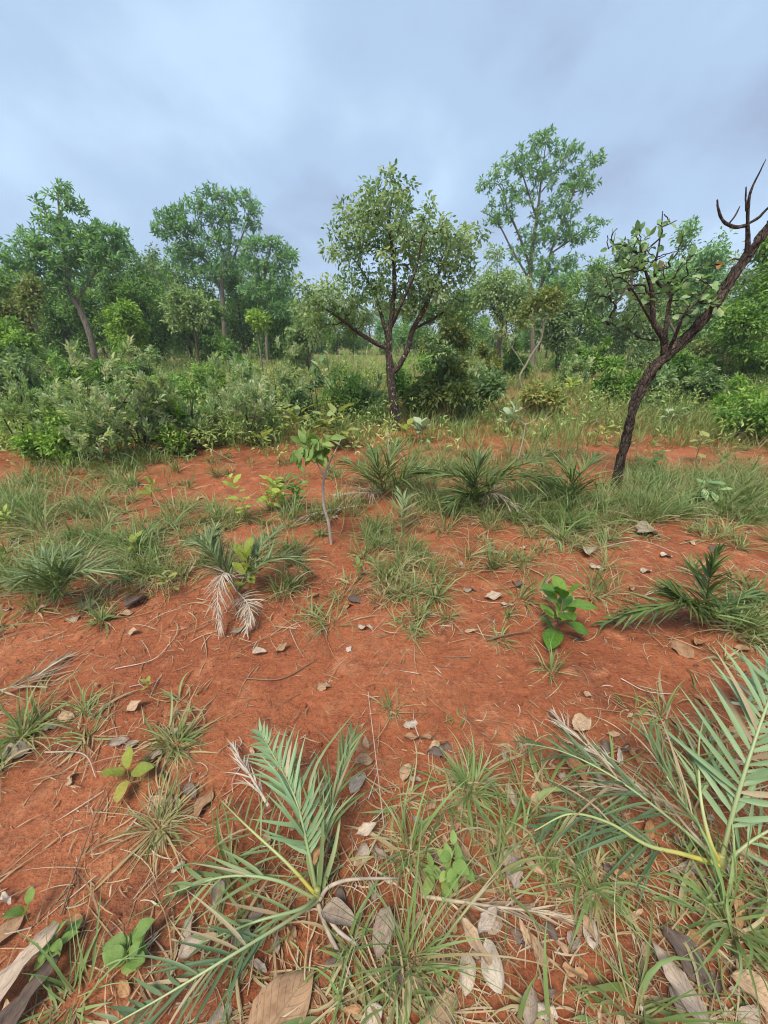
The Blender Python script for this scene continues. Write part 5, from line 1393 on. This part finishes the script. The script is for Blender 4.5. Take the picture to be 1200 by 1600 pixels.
fl = [
 ('large pale beige fallen leaf with ribbed veins at the bottom edge', 438, 1578, .155, 'dl_tan', 0, 40, .03),
 ('jagged torn tan leaf left of the front palm', 258, 1250, .075, 'dl_tan', 4, 90, .015), ('flat oval tan leaf beside the jagged torn one', 318, 1252, .075, 'dl_tan', 0, 10, .012),
 ('tan leaf with brown edge behind the front palm', 570, 1186, .06, 'dl_tan', 0, 80, .02), ('curled brownish leaf at the right of the front palm', 560, 1222, .065, 'dl_grey', 2, 30, .015),
 ('small triangular cream leaf right of the front palm', 572, 1297, .055, 'dl_white', 1, 70, .012), ('smooth grey leaf cupped beside the palm root', 598, 1455, .075, 'dl_grey', 0, 200, .03),
 ('rolled grey leaf touching the front palm root', 530, 1432, .075, 'dl_grey', 2, 100, .015), ('crumpled pinkish-white leaf at the lower middle', 770, 1505, .075, 'dl_white', 2, 350, .02),
 ('long dark brown crooked leaf above the pinkish-white one', 738, 1470, .085, 'dl_tan', 3, 320, .015), ('dark wet-looking leaf on the soil above the dense tuft', 690, 1172, .085, 'dl_dark', 4, 80, .008),
 ('jagged tan leaf lying left of the dark wet one', 652, 1156, .08, 'dl_tan', 3, 100, .01), ('white curled leaf below the single small tuft', 643, 1131, .055, 'dl_white', 4, 80, .012),
 ('pinkish upright leaf beside the thin standing stalk', 635, 1205, .055, 'dl_tan', 2, 20, .015), ('large tan leaf at the edge of the right grass', 912, 1127, .095, 'dl_tan', 0, 60, .03),
 ('long orange-brown leaf stuck in the dark palm fronds', 893, 1192, .11, 'dl_brown', 3, 340, .05), ('long grey-beige leaf pointing down at the lower right', 1062, 1535, .115, 'dl_grey', 3, 340, .02),
 ('flat dark leaf on the soil at the lower right', 1078, 1495, .10, 'dl_dark', 0, 150, .008), ('pinkish brown leaf below the yellow stalks at the right edge', 1178, 1338, .075, 'dl_tan', 0, 80, .015),
 ('tan leaf at the bottom right corner', 1190, 1550, .085, 'dl_tan', 0, 120, .015), ('pale winged leaf on the smooth bare soil', 510, 1068, .075, 'dl_tan', 4, 55, .01),
 ('long white leaf at the bottom left edge', 22, 1528, .15, 'dl_white', 3, 35, .03), ('tan oval leaf near the left edge seedling', 12, 1452, .06, 'dl_tan', 0, 20, .015),
 ('dark grey leaf at the bottom left corner', 35, 1575, .13, 'dl_dark', 3, 30, .015), ('grey leaf under the grass clump at the left edge', 22, 1172, .10, 'dl_grey', 0, 60, .02),
 ('dark curled leaf on the soil at left', 213, 938, .11, 'dl_dark', 2, 20, .02), ('grey leaf below the small left palm', 140, 945, .10, 'dl_grey', 0, 80, .02),
 ('tan oval leaf next to the dark curled one', 197, 957, .07, 'dl_tan', 0, 70, .012), ('white and dark leaf below the pale wiry tuft', 572, 977, .07, 'dl_white', 4, 70, .015),
 ('tan leaf under the withered small palm', 440, 1013, .06, 'dl_tan', 1, 50, .012), ('white leaf left of the tan one under the withered palm', 405, 1018, .055, 'dl_white', 2, 80, .012),
 ('beige leaf under the long frond at right', 1064, 1012, .10, 'dl_tan', 0, 340, .015), ('large grey leaf on the soil right of the leaning trunk', 1018, 826, .24, 'dl_grey', 0, 70, .03),
 ('white leaf standing on edge near the hanging pale blades', 923, 858, .13, 'dl_white', 2, 30, .04), ('small white leaf right of the large grey one', 1042, 866, .09, 'dl_white', 0, 70, .015),
 ('white leaf on the soil right of the upright tuft', 770, 932, .09, 'dl_white', 1, 80, .012), ('greyish leaf left of the upright tuft', 735, 918, .09, 'dl_grey', 4, 60, .012),
 ('short flat tan leaf on bare soil in the middle', 735, 986, .05, 'dl_tan', 3, 85, .008), ('orange leaf on the soil at the right', 1098, 1092, .055, 'dl_brown', 0, 340, .012),
 ('grey crumpled leaf left below the front palm', 385, 1440, .075, 'dl_grey', 4, 15, .02), ('tan torn leaf at the lower right of the dead frond', 842, 1485, .05, 'dl_tan', 4, 160, .012),
 ('pale leaf hanging in the bronze-tinged plant', 605, 682, .16, 'dl_tan', 1, 70, .12), ('white leaf in the cut grass at right', 1010, 890, .08, 'dl_white', 0, 60, .015),
 ('tan leaf under the bottom edge of the straggly tuft', 690, 1585, .09, 'dl_tan', 4, 60, .012), ('orange-pink leaf piece inside the front palm', 496, 1330, .045, 'dl_brown', 0, 10, .09),
 ('dry tan leaf by the matted half-dry tuft', 210, 1105, .07, 'dl_tan', 1, 60, .012), ('curled tan leaf at the right beneath the dark frond', 1095, 1003, .07, 'dl_brown', 2, 60, .015),
 ('dark grey leaf right of the round-leaved seedling', 800, 1350, .09, 'dl_grey', 4, 10, .02), ('pale dry leaf left of the small right-hand tuft blades', 760, 1440, .06, 'dl_grey', 1, 50, .012)]
for k, (lab, px, py, L, mt, v, az, lift) in enumerate(fl):
    fallen(lab, px, py, L, mt, v, az, 1200 + k, lift=lift + (.022 if px > 480 and py > 1250 else .006))
r = np.random.default_rng(44)
SMALL = {'dl_tan': 'small tan dry leaf on the red soil ', 'dl_grey': 'small grey dry leaf on the red soil ', 'dl_dark': 'small dark rotting leaf on the red soil ', 'dl_white': 'small whitish dry leaf on the red soil ', 'dl_brown': 'small brown dry leaf on the red soil '}
n = 0
while n < 290:
    px, py = r.uniform(0, 1200), r.uniform(680, 1595)
    c_ = float(cover(np.array([px]), np.array([py]))[0])
    if r.random() > .08 + c_ * 1.2 + (.3 if px > 560 and py > 1280 else 0): continue
    mt = r.choice(['dl_tan', 'dl_grey', 'dl_dark', 'dl_white', 'dl_brown'], p=[.36, .22, .16, .14, .12])
    L = r.uniform(.025, .075) * (1 if py > 1000 else 1.5)
    fallen(SMALL[mt] + spot(px, py), px, py, L, mt, r.integers(5), r.uniform(0, 360), 2000 + n, 'small dry leaves scattered on the soil', .008 + r.random() * .01)
    n += 1

# ------------------------------------------------------------------ thin volume added to imitate veiling lens glare
def glare_veil():
    m = bpy.data.materials.new('glare_veil'); m.use_nodes = True
    nt = m.node_tree; nt.nodes.clear()
    o = nt.nodes.new('ShaderNodeOutputMaterial'); v = nt.nodes.new('ShaderNodeVolumePrincipled')
    v.inputs['Color'].default_value = (.86, .92, 1, 1); v.inputs['Density'].default_value = .0013
    nt.links.new(v.outputs[0], o.inputs['Volume'])
    a, z0, z1 = 450, -2.5, 13.0
    mb = MB()
    mb.add([(x, y, z) for z in (z0, z1) for y in (-a, a) for x in (-a, a)], [np.array([(0, 2, 3, 1), (4, 5, 7, 6), (0, 1, 5, 4), (2, 6, 7, 3), (0, 4, 6, 2), (1, 3, 7, 5)])])
    tag(mb.build('glare_veil', m, smooth=False), 'thin pale volume added over the whole place to imitate lens glare', 'glare_veil', kind='stuff')
glare_veil()
